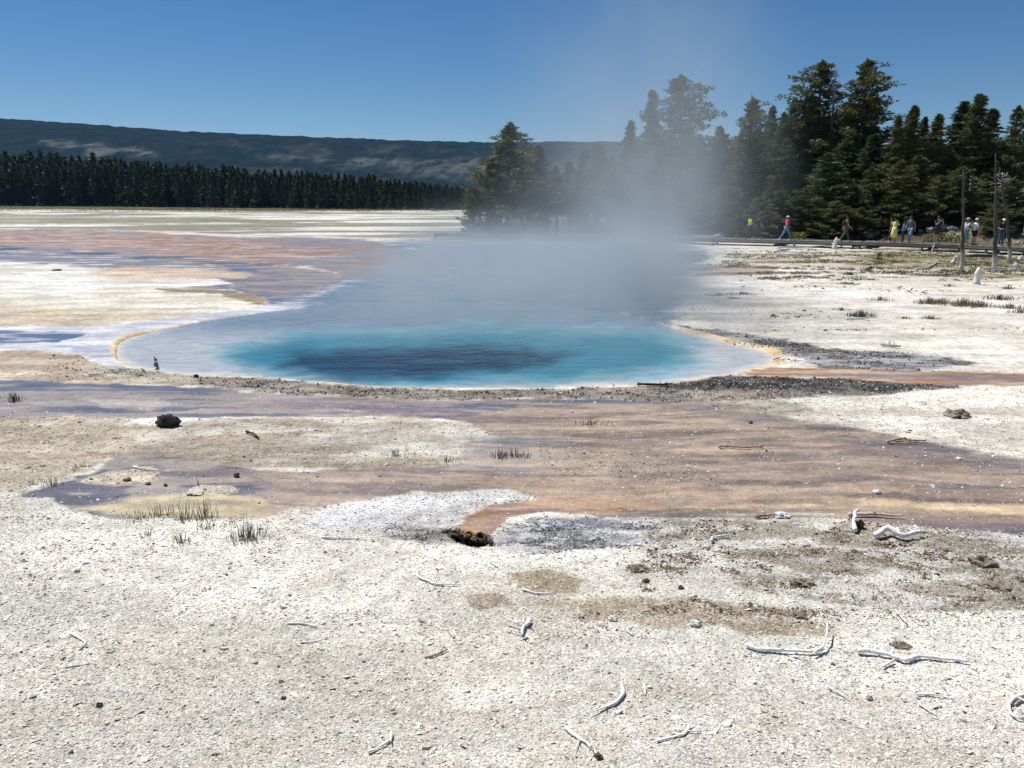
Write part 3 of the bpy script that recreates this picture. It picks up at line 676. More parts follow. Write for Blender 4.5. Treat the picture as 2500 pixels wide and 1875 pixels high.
stick(c8((495,510),(505,524),(520,535)), .010, 'short white twig at the left end of a dirt patch', 'twig', 'twig')
stick(c8((1480,95),(1472,70),(1480,48),(1492,42)), .028, 'upright curved white driftwood stub in front of the mauve stream', 'driftwood', 'driftwood', raise_=(0, .05, .1, .1))
r17 = stick(c8((1570,122),(1620,104),(1680,124),(1740,114),(1772,112)), .036, 'thick gnarled white driftwood log with dark underside', 'driftwood', 'driftwood', raise_=(0, .05, .01, .03, .02))
stick(c6((320,1130),(360,1125),(440,1132),(540,1130),(560,1147)), .022, 'tan stick lying in the middle of the mauve stream', c=TANW)
stick(c6((1175,1103),(1250,1088),(1300,1096),(1372,1098)), .022, 'orange brown branch at the far edge of the mauve stream', c=TANW)
stick(c6((1190,1106),(1260,1108),(1320,1104)), .014, 'thinner brown stick lying parallel to the one at the stream edge', c=TANW)
stick(c6((980,1475),(1090,1472),(1180,1478),(1240,1482)), .022, 'pale tan stick lying across the front edge of the mauve stream', c=(.6,.5,.38))
stick(c6((505,1484),(560,1478),(605,1474)), .018, 'brown stick end lying beside a white stone at the stream edge', c=(.3,.2,.13))
stick(c6((1145,612),(1190,620),(1240,624)), .045, 'grey driftwood piece on the white ground above the dark crust', 'driftwood', 'driftwood', c=GREYW)
stick(c6((965,482),(1020,484),(1078,480)), .05, 'smooth pale driftwood under a green tuft on the white flat', 'driftwood', 'driftwood')
stick(c4((1330,1010),(1370,1024),(1398,1048)), .020, 'short black bent stick behind the near left puddles', c=DARKW)
stick(c4((725,1200),(780,1215),(865,1222)), .016, 'pale forked twig on the brown islet in the puddle', 'twig', 'twig')
stick(c4((480,705),(520,702),(575,698)), .028, 'pale stick lying at the left of the pool rim')
stick(c4((845,655),(842,640),(840,626)), .045, 'dark weathered stub standing at the left rim of the pool', 'stump', 'stump', c=(.18,.16,.14), raise_=(0, .0, .0))
stick([(1795,941),(1830,942),(1860,942)] if False else [(1556,942),(1590,943),(1632,943)], .03, 'black flat board of bark at the front rim of the pool', 'bark_strip', 'bark', c=DARKW)
stick([(2235,661),(2258,658),(2277,650),(2290,640)], .055, 'curved grey branch lying beside the thinnest bare trunk', c=(.55,.52,.46))
stick([(2262,642),(2290,644),(2325,646)], .04, 'straight grey branch leading to a small white stump', c=(.55,.52,.46))
stick([(2230,668),(2290,672),(2335,666)], .035, 'long thin pale branch curving to the base of a bare trunk', c=(.6,.57,.5))
stick([(2130,611),(2190,612),(2250,613)], .05, 'pale log lying in front of the boardwalk near its middle', 'fallen_log', 'log', c=(.6,.57,.5))
stick([(1900,606),(1960,606),(2030,602)], .06, 'long pale branch lying along the foot of the boardwalk', 'fallen_log', 'log', c=(.62,.6,.54))
stick([(2425,630),(2450,628),(2480,632)], .06, 'pale log between the bare trunks at right', 'fallen_log', 'log', c=(.62,.6,.54))
stick([(2425,661),(2450,661),(2476,660)], .03, 'thin pale stick right of the tallest bare trunk', c=(.62,.6,.54))

# cone at the end of the stick
p = at(*c8((372,1066))[0]); mb = MB(); mb.blob((0, 0, .02), (.028, .022, .02), 3, .35, (.16, .10, .06), (9, 7))
o = mb.build('pine_cone', M_rock); o.location = (p.x, p.y, 0); tag(o, 'small brown cone at the end of a white stick', 'cone')

def boulder(sx, sy_, w_, h_, colr, label, name='rock', cat='rock', seed=1, rough=.22, group=None, n=(14, 10), Yd=None):
    p = at(sx, sy_, 0) if Yd is None else at_dist(sx, sy_, Yd)
    z = gz(p.x, p.y) if Yd is None else p.z
    mb = MB(); mb.blob((0, 0, h_ * .35), (w_ / 2, w_ / 2.4, h_ * .62), seed, rough, colr, n)
    o = mb.build(name, M_rock, smooth=False); o.location = (p.x, p.y, z); tag(o, label, cat, group); return o
# the black rock: lumps of crumbly dark crust
p = at(410, 1040); mb = MB(); rn = random.Random(4)
mb.blob((0, 0, .10), (.32, .2, .16), 3, .16, (.035, .037, .036), (22, 14), cut=-.12)
rk = mb.build('rock', M_rock); rk.location = (p.x, p.y, 0); rk.scale = (.58, .58, .70); tag(rk, 'lumpy black rock at the edge of the lavender puddle', 'rock')
for k in range(16):
    m2 = MB(); a = rn.uniform(0, 6.28); q = rn.uniform(.3, .95)
    m2.blob((math.cos(a) * .27 * q, math.sin(a) * .17 * q, .10 + .15 * (1 - q * q)), (.07, .05, .04), k, .35, tuple(rn.uniform(.03, .085) for _ in range(1)) * 3, (8, 6)); m2.build('slab', M_rock, rk)
for (x, y, wd, ht, cc, lb, sd) in [
    (1250 + 1500 * .5651, 1250 + 66 * .5651, .10, .09, (.05, .035, .025), 'small dark brown clod beside the upright driftwood stub', 2),
    (1250 + 580 * .5651, 1250 + 300 * .5651, .07, .035, (.08, .06, .045), 'flat dark brown stone above the middle dirt patch', 3),
    (1250 + 730 * .5651, 1250 + 330 * .5651, .05, .035, (.10, .065, .045), 'reddish brown clod at the right end of a small dirt patch', 4),
    (1250 + 1545 * .5651, 1250 + 800 * .5651, .05, .03, (.30, .29, .28), 'small grey stone at the end of a slanting pale twig', 5),
    (430 * .5651, 1250 + 838 * .5651, .045, .03, (.06, .055, .045), 'tiny dark stone on the near left gravel', 6),
    (1225 * .5651, 1250 + 808 * .5651, .04, .02, (.05, .045, .04), 'tiny dark chip on the gravel left of centre', 7),
    (690 * .4521, 600 + 1268 * .4521, .10, .035, (.13, .07, .045), 'largest red brown clod on the brown islet', 8),
    (800 * .4521, 600 + 1288 * .4521, .07, .03, (.14, .08, .05), 'middle red brown clod on the front of the brown islet', 9),
    (895 * .4521, 600 + 1298 * .4521, .05, .035, (.11, .06, .04), 'red brown clod standing alone in the puddle', 10),
    (1278 * .4521, 600 + 1248 * .4521, .08, .06, (.10, .09, .075), 'small dark mossy stone at the right side of the violet puddle', 11),
    (1055 * .4521, 600 + 1335 * .4521, .22, .035, (.50, .46, .40), 'flat white slab of sinter in the puddle', 12),
    (1060 * .4521, 600 + 712 * .4521, .10, .07, (.06, .055, .05), 'small dark stone on the orange pool rim', 13),
    (1250 + 790 * .5651, 1250 + 488 * .5651, .10, .05, (.64, .60, .55), 'white sinter chunk in the large dirt patch', 14),
    (1250 + 435 * .5651, 1250 + 468 * .5651, .08, .04, (.64, .60, .55), 'white sinter chunk at the front edge of the dirt patch', 15),
    (1600 + 640 * .4823, 550 + 1476 * .4823, .18, .06, (.60, .58, .56), 'whitish stone at the stream edge beside a brown stick', 16),
    (1600 + 1120 * .4823, 550 + 1352 * .4823, .10, .04, (.7, .68, .64), 'white pebble alone on the cream streaks of the stream', 17),
    (1600 + 1535 * .4823, 550 + 1182 * .4823, .10, .03, (.7, .68, .64), 'white pebble near the far bank of the stream', 18),
    (1600 + 483 * .4823, 550 + 1000 * .4823, .07, .04, (.10, .06, .05), 'small dark pebble alone on the far mauve stream', 19),
    (138, 661, .45, .12, (.30, .29, .27), 'flat grey stone alone on the white flat at left', 20),
    (2480, 653, .30, .26, (.70, .68, .64), 'round white rock on the olive flat at the far right', 21),
    (2492, 636, .35, .26, (.66, .62, .58), 'pale rock at the right edge behind the round white one', 22),
    (1137, 1301, .035, .03, (.78, .78, .76), 'white bit standing in for a sparkle at the lip of the vent', 23),  # this and the next: sparkles at the vent, added as white bits
    (1146, 1310, .025, .02, (.78, .78, .76), 'smaller white bit standing in for a sparkle inside the vent', 24),
    ]:
    boulder(x, y, wd, ht, cc, lb, seed=sd)

vr = empty('hot_vent', at(1125, 1312)); tag(vr, 'dark vent mouth ringed by wet brown rocks at the end of the orange stream', 'vent')
rn = random.Random(31)
for k in range(30):
    f = k / 29; sx = 1092 + 104 * f + rn.uniform(-4, 4); sy_ = 1297 + 22 * f - 5 * math.sin(f * 3.1) + rn.uniform(-2, 2)
    q = at(sx, sy_) - vr.location; s_ = rn.uniform(.016, .034); cc = [(.16,.10,.04),(.05,.035,.02),(.22,.14,.06),(.03,.025,.02)][k % 4]
    m = MB(); m.blob((q.x, q.y, -.035 - .03 * rn.random()), (s_ * 1.3, s_, s_), k, .3, cc, (7, 5)); m.build('rock', M_rock, vr)
# low brown mounds on the right
for k, (x, y, wd, ht, lb) in enumerate([
    (1250 + 2030 * .5651, 1250 + 222 * .5651, .26, .07, 'largest brown mound of crumbs near the right edge'),
    (1250 + 1255 * .5651, 1250 + 308 * .5651, .20, .04, 'brown mound of crumbs behind the upright twigs'),
    (1250 + 2090 * .5651, 1250 + 322 * .5651, .24, .04, 'brown mound of crumbs below the largest one at right'),
    (1250 + 1240 * .5651, 1250 + 445 * .5651, .16, .03, 'low brown mound above the long branch'),
    (1250 + 1680 * .5651, 1250 + 577 * .5651, .14, .03, 'low brown mound right above the longest white branch'),
    (1600 + 1525 * .4823, 550 + 962 * .4823, .40, .10, 'brown mound on the pale bank right of the dark crust'),
    (1250 + 545 * .5651, 1250 + 245 * .5651, .2, .04, 'brown crumb mound left of the twin dark stones'),
    (1250 + 2190 * .5651, 1250 + 292 * .5651, .10, .03, 'small dark brown mound at the right edge')]):
    p = at(x, y); rn = random.Random(k + 60); mb = MB()
    mb.blob((0,0,0), (wd / 2, wd / 2.6, ht), k, .3, (.24, .195, .15), (14, 9))
    for q in range(46):
        a = rn.uniform(0, 6.28); rr = rn.random() ** .6 * wd * .62
        g = rn.uniform(.08, .32)
        mb.blob((math.cos(a) * rr, math.sin(a) * rr * .8, ht * max(0, 1 - (2 * rr / wd) ** 2) * .9), (rn.uniform(.008, .02),) * 2 + (rn.uniform(.006, .014),), q, .3, (g, g * .8, g * .6), (5, 4))
    o = mb.build('dirt_mound', M_rock); o.location = (p.x, p.y, gz(p.x, p.y)); tag(o, lb, 'mound')

# ------------------------------------------------------------------ tufts and stalks
def tuft(sx, sy_, h, spread, n, c, label, name='grass_tuft', cat='grass tuft', group=None, seed=0, lean=.35, base=True, wdt=.0036):
    p = at(sx, sy_, 0); rn = random.Random(seed + int(sx * 7 + sy_)); mb = MB()
    k_ = (p.y / 9.0) ** .6
    if p.y > 20: n = int(n * 2.2); h *= .75; c = tuple(q * 1.35 for q in c)
    for _ in range(n):
        a = rn.uniform(0, 6.28); r = rn.random() ** 1.1 * spread * 1.15; b = Vector((math.cos(a) * r, math.sin(a) * r * .7, -.01))
        hh = h * rn.uniform(.35, 1.0) * (1 - .55 * min(1, r / (spread * 1.15))); d = Vector((math.cos(a) * lean * rn.random() + rn.uniform(-.1, .1), math.sin(a) * lean * rn.random(), 1)).normalized()
        ww = wdt * k_ * rn.uniform(.6, 1.2); s = Vector((ww, rn.uniform(-ww, ww) * .5, 0)); m_ = b + d * hh * .55; t = b + d * hh + Vector((rn.uniform(-1, 1), rn.uniform(-1, 1), 0)) * hh * .12
        g = rn.uniform(.7, 1.35); cc = tuple(x * g for x in c)
        mb.add([b - s, b + s, m_ + s * .8, m_ - s * .8, t], [(0, 1, 2, 3), (3,2,4)], cc)
    root = empty(name, (p.x, p.y, gz(p.x, p.y))); tag(root, label, cat, group)
    mb.build('blades', M_grass, root)['kind'] = 'stuff'
    if base:
        m2 = MB(); m2.blob((0, 0, -.01), (spread * .5, spread * .3, max(.012, h * .07)), seed, .4, (.26, .22, .17), (10, 6)); m2.build('root_mound', M_rock, root)
    return root
GRN = (.10, .115, .06); BRN = (.20, .155, .10); OLV = (.17, .155, .085); DRK = (.075, .075, .045)
T = [
 (c4((75,838))[0], .30, .13, 60, DRK, 'tall dark tuft on a tan islet in the left lavender puddle'),
 (c4((770,1470))[0], .12, .26, 70, OLV, 'wide low tuft at the front left of the yellow puddle'),
 (c4((850,1455))[0], .30, .12, 14, BRN, 'sparse tall stalks at the front of the yellow puddle, leftmost clump'),
 (c4((905,1450))[0], .30, .08, 10, BRN, 'few thin stalks in front of the middle of the yellow puddle'),
 (c4((990,1478))[0], .36, .14, 36, BRN, 'leaning brown tuft at the front of the yellow puddle'),
 (c4((1110,1470))[0], .40, .16, 44, BRN, 'tallest brown tuft in front of the yellow puddle'),
 (c4((985,1600))[0], .22, .10, 34, OLV, 'small green grey tuft nearest the camera at left'),
 (c4((1120,1525))[0], .16, .13, 34, OLV, 'low tuft below the tallest brown one'),
 (c4((1345,1580))[0], .30, .22, 70, GRN, 'broad dark green tuft right of the yellow puddle'),
 (c4((1305,1570))[0], .50, .05, 6, BRN, 'long single stalks leaning up beside the broad green tuft'),
 (c4((1230,1505))[0], .14, .08, 12, OLV, 'small sparse tuft left of the broad green one'),
 (c4((800,1560))[0], .13, .08, 14, OLV, 'faint small tuft on the white ground left of the green grey one'),
 (c4((1070,1290))[0], .30, .03, 4, BRN, 'lone tall stalk standing in the violet puddle'),
 (c4((180,1290))[0], .2, .05, 6, BRN, 'pair of thin stalks left of the violet puddle'),
 (c4((280,1290))[0], .2, .16, 26, BRN, 'pale brown tuft at the left bank of the violet puddle'),
 (c4((430,1195))[0], .14, .12, 18, BRN, 'low faint tuft behind the violet puddle'),
 (c4((2150,1130))[0], .16, .26, 40, OLV, 'low olive tuft on the pale tan ground in the middle'),
 (c4((270,1070))[0], .12, .05, 6, BRN, 'few short stalks on the tan ground at left'),
 ((1220,1118), .24, .12, 40, BRN, 'brown tuft standing in the grey wet patch at the centre'),
 ((1258,1116), .22, .16, 34, BRN, 'thinner brown tuft just right of the one at the centre'),
 ((1287,1118), .2, .05, 10, BRN, 'narrow tuft at the right end of the centre group'),
 ((1445,1036), .2, .28, 50, BRN, 'wide brown tuft beyond the centre on the mauve mats'),
 ((1090,1124), .14, .14, 22, OLV, 'small olive tuft near the edge of the mauve mats'),
 (c8((1478,362))[0], .10, .02, 7, BRN, 'left of two tiny upright twig tufts on the right gravel'),
 (c8((1566,374))[0], .11, .035, 12, OLV, 'right of two tiny upright twig tufts on the right gravel'),
 (c6((1040,462))[0], .42, .42, 110, GRN, 'rounded dark green tuft on the white flat right of the steam'),
 (c6((940,428))[0], .2, .30, 40, DRK, 'small dark tuft up left of the rounded green one'),
 (c6((1265,474))[0], .16, .30, 30, DRK, 'small brown tuft midway on the white flat'),
 (c6((1387,476))[0], .25, .28, 44, GRN, 'small green tuft right of the brown one on the white flat'),
 (c6((1140,380))[0], .25, .5, 60, OLV, 'leaning olive tuft cluster left of the yellow green clumps'),
 (c6((1385,398))[0], .45, .5, 100, OLV, 'yellow green clump below the tall white stump'),
 (c6((1448,395))[0], .4, .4, 60, BRN, 'straw coloured clump beside the yellow green one'),
 (c6((1560,408))[0], .5, .8, 150, OLV, 'widest yellow green clump near the right edge'),
 (c6((1640,412))[0], .4, .6, 90, BRN, 'straw coloured clump right of the widest green one'),
 (c6((1740,376))[0], .4, .6, 80, DRK, 'dark clump behind the straw coloured ones at right'),
 (c6((1790,420))[0], .35, .6, 80, OLV, 'olive clump close to the right edge'),
 (c6((1848,445))[0], .3, .4, 60, OLV, 'olive clump cut by the right edge'),
 (c6((1785,322))[0], .3, .3, 40, DRK, 'small dark clump right of the tall white stump'),
 (c6((1490,310))[0], .25, .3, 30, BRN, 'small brown clump left of the tall white stump'),
 (c6((320,356))[0], .2, .7, 80, BRN, 'flat brown clump on white ground near the steam'),
 (c6((440,350))[0], .2, .55, 70, DRK, 'flat dark clump right of the brown one near the steam'),
 (c6((395,372))[0], .14, .35, 40, BRN, 'little brown clump in front of the flat pair near the steam'),
 (c6((965,298))[0], .22, .35, 50, BRN, 'brown clump on the white flat below three others'),
 (c6((985,250))[0], .3, .36, 60, DRK, 'dark pointed clump, rightmost of three on the white flat'),
 (c6((890,258))[0], .18, .4, 40, BRN, 'flat brown clump between two others on the white flat'),
 (c6((860,236))[0], .16, .3, 30, BRN, 'small brown clump, farthest left of the three'),
 (c6((775,208))[0], .16, .3, 30, DRK, 'small dark clump at the edge of the brown algae band'),
 (c6((1130,172))[0], .35, .3, 60, BRN, 'upright brown clump on the white strip before the boardwalk'),
]
for k, (pp, h, s, n, c, lb) in enumerate(T): tuft(pp[0], pp[1], h, s, n, c, lb, seed=k)
# low tufts over the olive plain: countless -> stuff
def tuft_field(name, label, n, region, h, c, seed):
    rn = random.Random(seed); mb = MB(); pts = []
    for _ in range(n):
        u = rn.uniform(region[0], region[1]); v = rn.uniform(region[2], region[3]); pts.append(at(u * D, v * D))
    X = np.array([p.x for p in pts]); Y = np.array([p.y for p in pts]); m = fbm(X / 2.5, Y / 1.2, seed); _, Wt, H = paint(X, Y)
    for k, p in enumerate(pts):
        if m[k] < .48: continue
        for _ in range(7):
            b = Vector((p.x + rn.uniform(-.15, .15), p.y + rn.uniform(-.15, .15), H[k])); hh = h * rn.uniform(.4, 1.1); t = b + Vector((rn.uniform(-.4, .4) * hh, rn.uniform(-.4, .4) * hh, hh))
            s = Vector((.018, 0, 0)); g = rn.uniform(.7, 1.3); mb.add([b - s, b + s, t], [(0,1,2)], tuple(x * g for x in c))
    o = mb.build(name, M_grass); tag(o, label, None, None, 'stuff')
tuft_field('grass', 'low olive and brown grass in front of the boardwalk', 5200, (1560, 2400, 537, 606), .085, (.24, .21, .14), 71)
tuft_field('grass', 'grass growing behind the boardwalk under the pines', 2600, (1540, 2400, 498, 520), .35, (.15, .14, .065), 72)
tuft_field('grass', 'dry grass strip before the distant forest', 3000, (-150, 1000, 444, 458), .3, (.20, .18, .11), 73)

# ------------------------------------------------------------------ boardwalk
bw = empty('boardwalk', (0,0,0)); tag(bw, 'low weathered grey timber boardwalk running behind the hot spring', 'boardwalk')
GW_ = (.21, .205, .18)
mbd = MB(); rn = random.Random(3)
for k in range(len(BW_PTS) - 1):
    a_, b_ = BW_PTS[k], BW_PTS[k + 1]; d = (b_ - a_); Ln = d.length; d.normalize(); nrm = Vector((-d.y, d.x, 0)); rz = math.atan2(d.y, d.x)
    if nrm.y < 0: nrm = -nrm
    n = int(Ln / .2)
    for q in range(n):
        c_ = a_ + d * (q + .5) * Ln / n + nrm * .9; g = rn.uniform(.55, 1.2)
        mbd.box((c_.x, c_.y, .43 + rn.uniform(-.004, .004)), (Ln / n * .93, 1.86, .045), rz, tuple(x * g for x in GW_))
    ns = max(1, round(Ln / 4.8))
    for q in range(ns):
        for off, nm in ((0, 'edge_beam'), (1.8, 'edge_beam')):
            m = MB(); c_ = a_ + d * (q + .5) * Ln / ns + nrm * off; g = rn.uniform(.9, 1.35)
            m.box((c_.x, c_.y, .345), (Ln / ns - .02, .06, .12), rz, tuple(x * g for x in GW_)); m.build(nm, M_wood, bw)
            m = MB(); c_ = a_ + d * (q + .5) * Ln / ns + nrm * (off + (.02 if off == 0 else -.02)); m.box((c_.x, c_.y, .475), (Ln / ns - .03, .10, .04), rz, tuple(x * g * 1.15 for x in GW_)); m.build('curb_rail', M_wood, bw)
        m = MB(); c_ = a_ + d * (q + .5) * Ln / ns + nrm * .22; m.box((c_.x, c_.y, .30), (Ln / ns - .02, .08, .20), rz, (.05, .048, .042)); m.build('gap_shade_stringer', M_wood, bw)  # near-black board: shade of the gap under the deck, put into its colour
        m = MB(); c_ = a_ + d * (q) * Ln / ns + nrm * .12; m.box((c_.x, c_.y, .05), (.12, .12, .44), rz, (.12, .11, .10)); m.build('post', M_wood, bw)
o = mbd.build('deck_board', M_wood, bw); o['kind'] = 'stuff'

# ------------------------------------------------------------------ stumps, snags and driftwood by the boardwalk
def stump(sx, sy_, h, r, label, lean=(0, 0), c=(.72, .70, .66), seed=1, fork=False):
    p = at(sx, sy_, 0); rn = random.Random(seed); root = empty('stump', (p.x, p.y, 0)); tag(root, label, 'stump')
    pts = [(lean[0] * t * h + rn.uniform(-.15, .15) * r, rn.uniform(-.1, .1) * r, h * t - .03) for t in (0, .2, .4, .55, .7, .85, 1)]
    rad = [r * q * rn.uniform(.85, 1.2) for q in (1.35, 1.0, .85, .72, .9, .65, .3)]
    mb = MB(); mb.tube(pts, rad, 10, c); mb.build('trunk', M_wood, root, True)
    for k in range(3):
        m = MB(); a = rn.uniform(0, 6.28); z = h * rn.uniform(.3, .8); d = Vector((math.cos(a), math.sin(a), .4)); b = Vector((lean[0] * z, 0, z))
        m.tube([b, b + d * r * 2.0], [r * .4, r * .15], 6, c)
        m.build('broken_branch', M_wood, root, True)
stump(2384, 694, .74, .13, 'tall lumpy white stump on the edge of the olive flat', seed=3)
stump(2326, 643, .46, .10, 'small white stump at the end of a straight grey branch', (.3, 0), seed=4)
stump(2407, 618, .45, .10, 'small white stump beside the tallest bare trunk', seed=5)
stump(2036, 608, .85, .14, 'upright white stump touching the boardwalk edge', (.15, 0), seed=6)
stump(1939, 603, .35, .10, 'short grey stump in front of the boardwalk below the pink shirt walker', seed=7, c=(.45, .43, .4))
stump(2053, 605, .40, .07, 'thin white stub just right of the upright white stump', (.2, 0), seed=8)
stump(2250, 612, .95, .06, 'thin dark leaning post of dead wood before the boardwalk', (.12, 0), c=(.14, .12, .10), seed=9)
stump(2275, 614, .5, .05, 'thin pale stub right of the dark leaning post', (.2, 0), seed=10)
stump(2145, 626, .32, .12, 'low brown stump in the middle of the white strip', c=(.22, .16, .12), seed=11)
stump(1738, 600, .3, .12, 'small grey stump at the edge of the steam', c=(.4, .38, .35), seed=12)
def drift(sx, sy_, label, w_, h_, c, seed, n=5):
    p = at(sx, sy_, 0); rn = random.Random(seed); root = empty('driftwood', (p.x, p.y, 0)); tag(root, label, 'driftwood')
    m = MB(); m.tube([(-w_ / 2, 0, .06), (-w_ / 6, .05, .12), (w_ / 6, 0, .1), (w_ / 2, .05, h_ * .5)], [.05, .09, .09, .04], 8, c); m.build('trunk', M_wood, root, True)
    for k in range(n):
        x = rn.uniform(-w_ * .35, w_ * .4); m = MB(); m.tube([(x, 0, .1), (x + rn.uniform(-.3, .3), rn.uniform(-.2, .2), h_ * .5), (x + rn.uniform(-.5, .6), rn.uniform(-.2, .2), h_ * rn.uniform(.5, 1))], [.05, .035, .015], 6, c); m.build('limb', M_wood, root, True)
drift(2135, 606, 'tangled grey driftwood with upright dark limb before the boardwalk', 1.6, .75, (.36, .35, .34), 1)
drift(1908, 600, 'pale knotted driftwood heap before the boardwalk', 1.2, .35, (.5, .47, .42), 2)
drift(1913, 614, 'pale forked driftwood lying alone on the white strip', .9, .28, (.62, .58, .54), 3)
drift(2095, 604, 'pale low driftwood between stump and tangled limbs', .9, .25, (.6, .57, .52), 4)
drift(2470, 612, 'dark tangled fallen branches under the bare trunks at right', 2.6, .9, (.08, .075, .07), 5, 9)
drift(2400, 628, 'dark low fallen branch left of the tallest bare trunk', 2.6, .25, (.10, .09, .08), 6)
drift(2275, 611, 'small pale driftwood at the foot of the boardwalk right of centre', .6, .35, (.6, .57, .52), 7, 3)

def snag(sx, sy_, top, label, r=.13, lean=0.0, seed=1, nbr=9, brl=.32):
    p = at(sx, sy_, 0); rn = random.Random(seed); t_ = at_dist(top[0], top[1], p.y); h = t_.z; dx = t_.x - p.x
    root = empty('dead_tree', (p.x, p.y, 0)); tag(root, label, 'dead tree')
    n = 16; pts = []; cs = []; rad = []
    for k in range(n + 1):
        t = k / n; z = h * t - .05
        pts.append((dx * t ** 1.3 + rn.uniform(-.03, .03), rn.uniform(-.03, .03), z)); rad.append(r * (1.25 if k == 0 else 1) * (1 - .80 * t) * rn.uniform(.92, 1.08))
        wht = max(0, min(1, (1.0 - z + rn.uniform(-.15, .15)) / .5)); g = rn.uniform(.85, 1.15)
        cs.append(tuple((.075 * g, .066 * g, .058 * g)[q] * (1 - wht) + (.60, .57, .52)[q] * wht for q in range(3)))
    mb = MB(); mb.tube(pts, rad, 9, cs); mb.build('trunk', M_wood, root, True)
    for k in range(nbr):
        t = rn.uniform(.25, .97); z = h * t; a = rn.uniform(0, 6.28); L_ = brl * rn.uniform(.3, 1.2) * (1.2 - t * .5)
        b = Vector((dx * t ** 1.3, 0, z)); d = Vector((math.cos(a), math.sin(a) * .6, rn.uniform(-.4, .5)))
        m = MB(); m.tube([b, b + d * L_ * .5, b + d * L_ + Vector((0, 0, rn.uniform(-.2, .1)))], [r * .22, r * .14, r * .05], 5, (.15, .135, .12)); m.build('branch', M_wood, root, True)
snag(2347, 664, (2352, 410), 'bare dead trunk standing left of the other bare trunks', .11, seed=1)
snag(2426, 664, (2430, 372), 'tallest bare dead trunk with whitened foot', .12, seed=2)
snag(2465, 640, (2440, 412), 'bare dead trunk leaning left behind the tallest one', .11, seed=3)
snag(2438, 617, (2432, 478), 'thin bare dead trunk between the two big leaning trunks', .07, seed=4)

# ------------------------------------------------------------------ pines
def needles(anchors, clump_r, nq, sq, seed, dark_in=True):
    """triangles-and-quads foliage: nq small blades around every anchor; returns V,F,C arrays"""
    r = np.random.default_rng(seed); A = np.array(anchors, float); m = len(A)
    P = np.repeat(A[:, :3], nq, 0); R = np.repeat(A[:, 3], nq)
    d = r.normal(0, 1, (m * nq, 3)); d /= np.linalg.norm(d, axis=1)[:, None]
    P = P + d * (R * r.random(m * nq) ** .45)[:, None] * np.array([1, 1, .62])
    # each blade: a quad with random orientation, pointing outwards and up
    ax = d + np.array([0, 0, .35]) + r.normal(0, .5, d.shape); ax /= np.linalg.norm(ax, axis=1)[:, None]
    bx = np.cross(ax, r.normal(0, 1, d.shape)); bx /= np.linalg.norm(bx, axis=1)[:, None] + 1e-9
    s = sq * (.6 + .8 * r.random(m * nq))[:, None]
    V = np.stack([P - bx * s * .38, P + bx * s * .38, P + ax * s * 1.25], 1).reshape(-1, 3)
    Fc = np.arange(m * nq * 3).reshape(-1, 3)
    g = np.repeat(.75 + .5 * r.random(m), nq) * (.85 + .3 * r.random(m * nq))
    C = np.repeat(g[:, None] * np.array([1.0, 1.0, 1.0]), 3, 0)
    warm = np.repeat(np.repeat(r.random(m) < .06, nq), 3)
    C[warm] *= np.array([1.7, 1.15, .9])
    return V, Fc, C
def pine_proto(kind, seed, h=12.0):
    """unit pine 12 m tall; returns (trunk mesh, crown mesh)"""
    rn = random.Random(seed); mb = MB()
    lean = rn.uniform(-.02, .02)
    tp = [(lean * z * 1.0 + .05 * math.sin(z * .7 + seed), .05 * math.cos(z * .6), z) for z in [k * h / 12 for k in range(13)]]
    mb.tube(tp, [.20 * (1 - .9 * k / 12) for k in range(13)], 7, (.13, .10, .08))
    anchors = []
    if kind == 'spire': W0, z0, nb, pw = 1.55, .06, 104, .75
    elif kind == 'broad': W0, z0, nb, pw = 2.6, .05, 96, .66
    elif kind == 'tall': W0, z0, nb, pw = 2.3, .16, 92, .36
    else: W0, z0, nb, pw = 3.3, .02, 110, .5      # bush
    for k in range(nb):
        t = z0 + (1 - z0) * ((k + rn.random()) / nb); z = h * t
        q = (1 - t) / (1 - z0)
        prof = W0 * min(q ** pw, 2.9 * q + .09) * (1.0 if q < .8 else 1 - (q - .8) * 1.6) * rn.uniform(.42, 1.25)
        if kind in ('tall',): prof *= (.75 + .45 * math.sin(t * 17 + seed) ** 2)
        prof = max(prof, .07)
        a = k * 2.399 + rn.uniform(-.5, .5)
        up = .45 * (t - .3) * prof + (.12 if kind != 'bush' else .2) * prof
        bx, by = math.cos(a), math.sin(a); x0 = lean * z + .05 * math.sin(z * .7 + seed)
        base = Vector((x0, 0, z)); tip = Vector((x0 + bx * prof, by * prof, z + up))
        mid = base.lerp(tip, .55) - Vector((0, 0, .10 * prof))
        mb.tube([base, mid, tip], [.045, .03, .01], 4, (.11, .09, .07), cap=False)
        nc = max(2, int(prof / .36))
        for c in range(nc):
            f = .28 + .72 * (c + rn.random() * .7) / nc
            p = base.lerp(tip, f) - Vector((0, 0, .1 * prof * math.sin(f * 3.1))) + Vector((rn.uniform(-.2, .2), rn.uniform(-.2, .2), rn.uniform(-.08, .18))) * min(1, prof)
            anchors.append((p.x, p.y, p.z, rn.uniform(.20, .46) * (.34 + .66 * min(1, prof))))
    for z in (h * .97, h * .99, h * 1.015): anchors.append((lean * h, 0, z, .07))
    V, Fc, C = needles(anchors, .3, 34, .165, seed)
    tm = mb.mesh('pine_trunk'); tm.materials.append(M_bark)
    cm = np_mesh('pine_crown', V, Fc, C); cm.materials.append(M_needle)
    print('proto', kind, len(Fc))
    return tm, cm
PROTO = {}
for kind, seeds in (('spire', (1,2,3)), ('broad', (4,5,6)), ('tall', (7,8,9)), ('bush', (10, 11))):
    PROTO[kind] = [pine_proto(kind, s) for s in seeds]
WBASE = {'spire': 1.55, 'broad': 2.6, 'tall': 2.3, 'bush': 3.1}
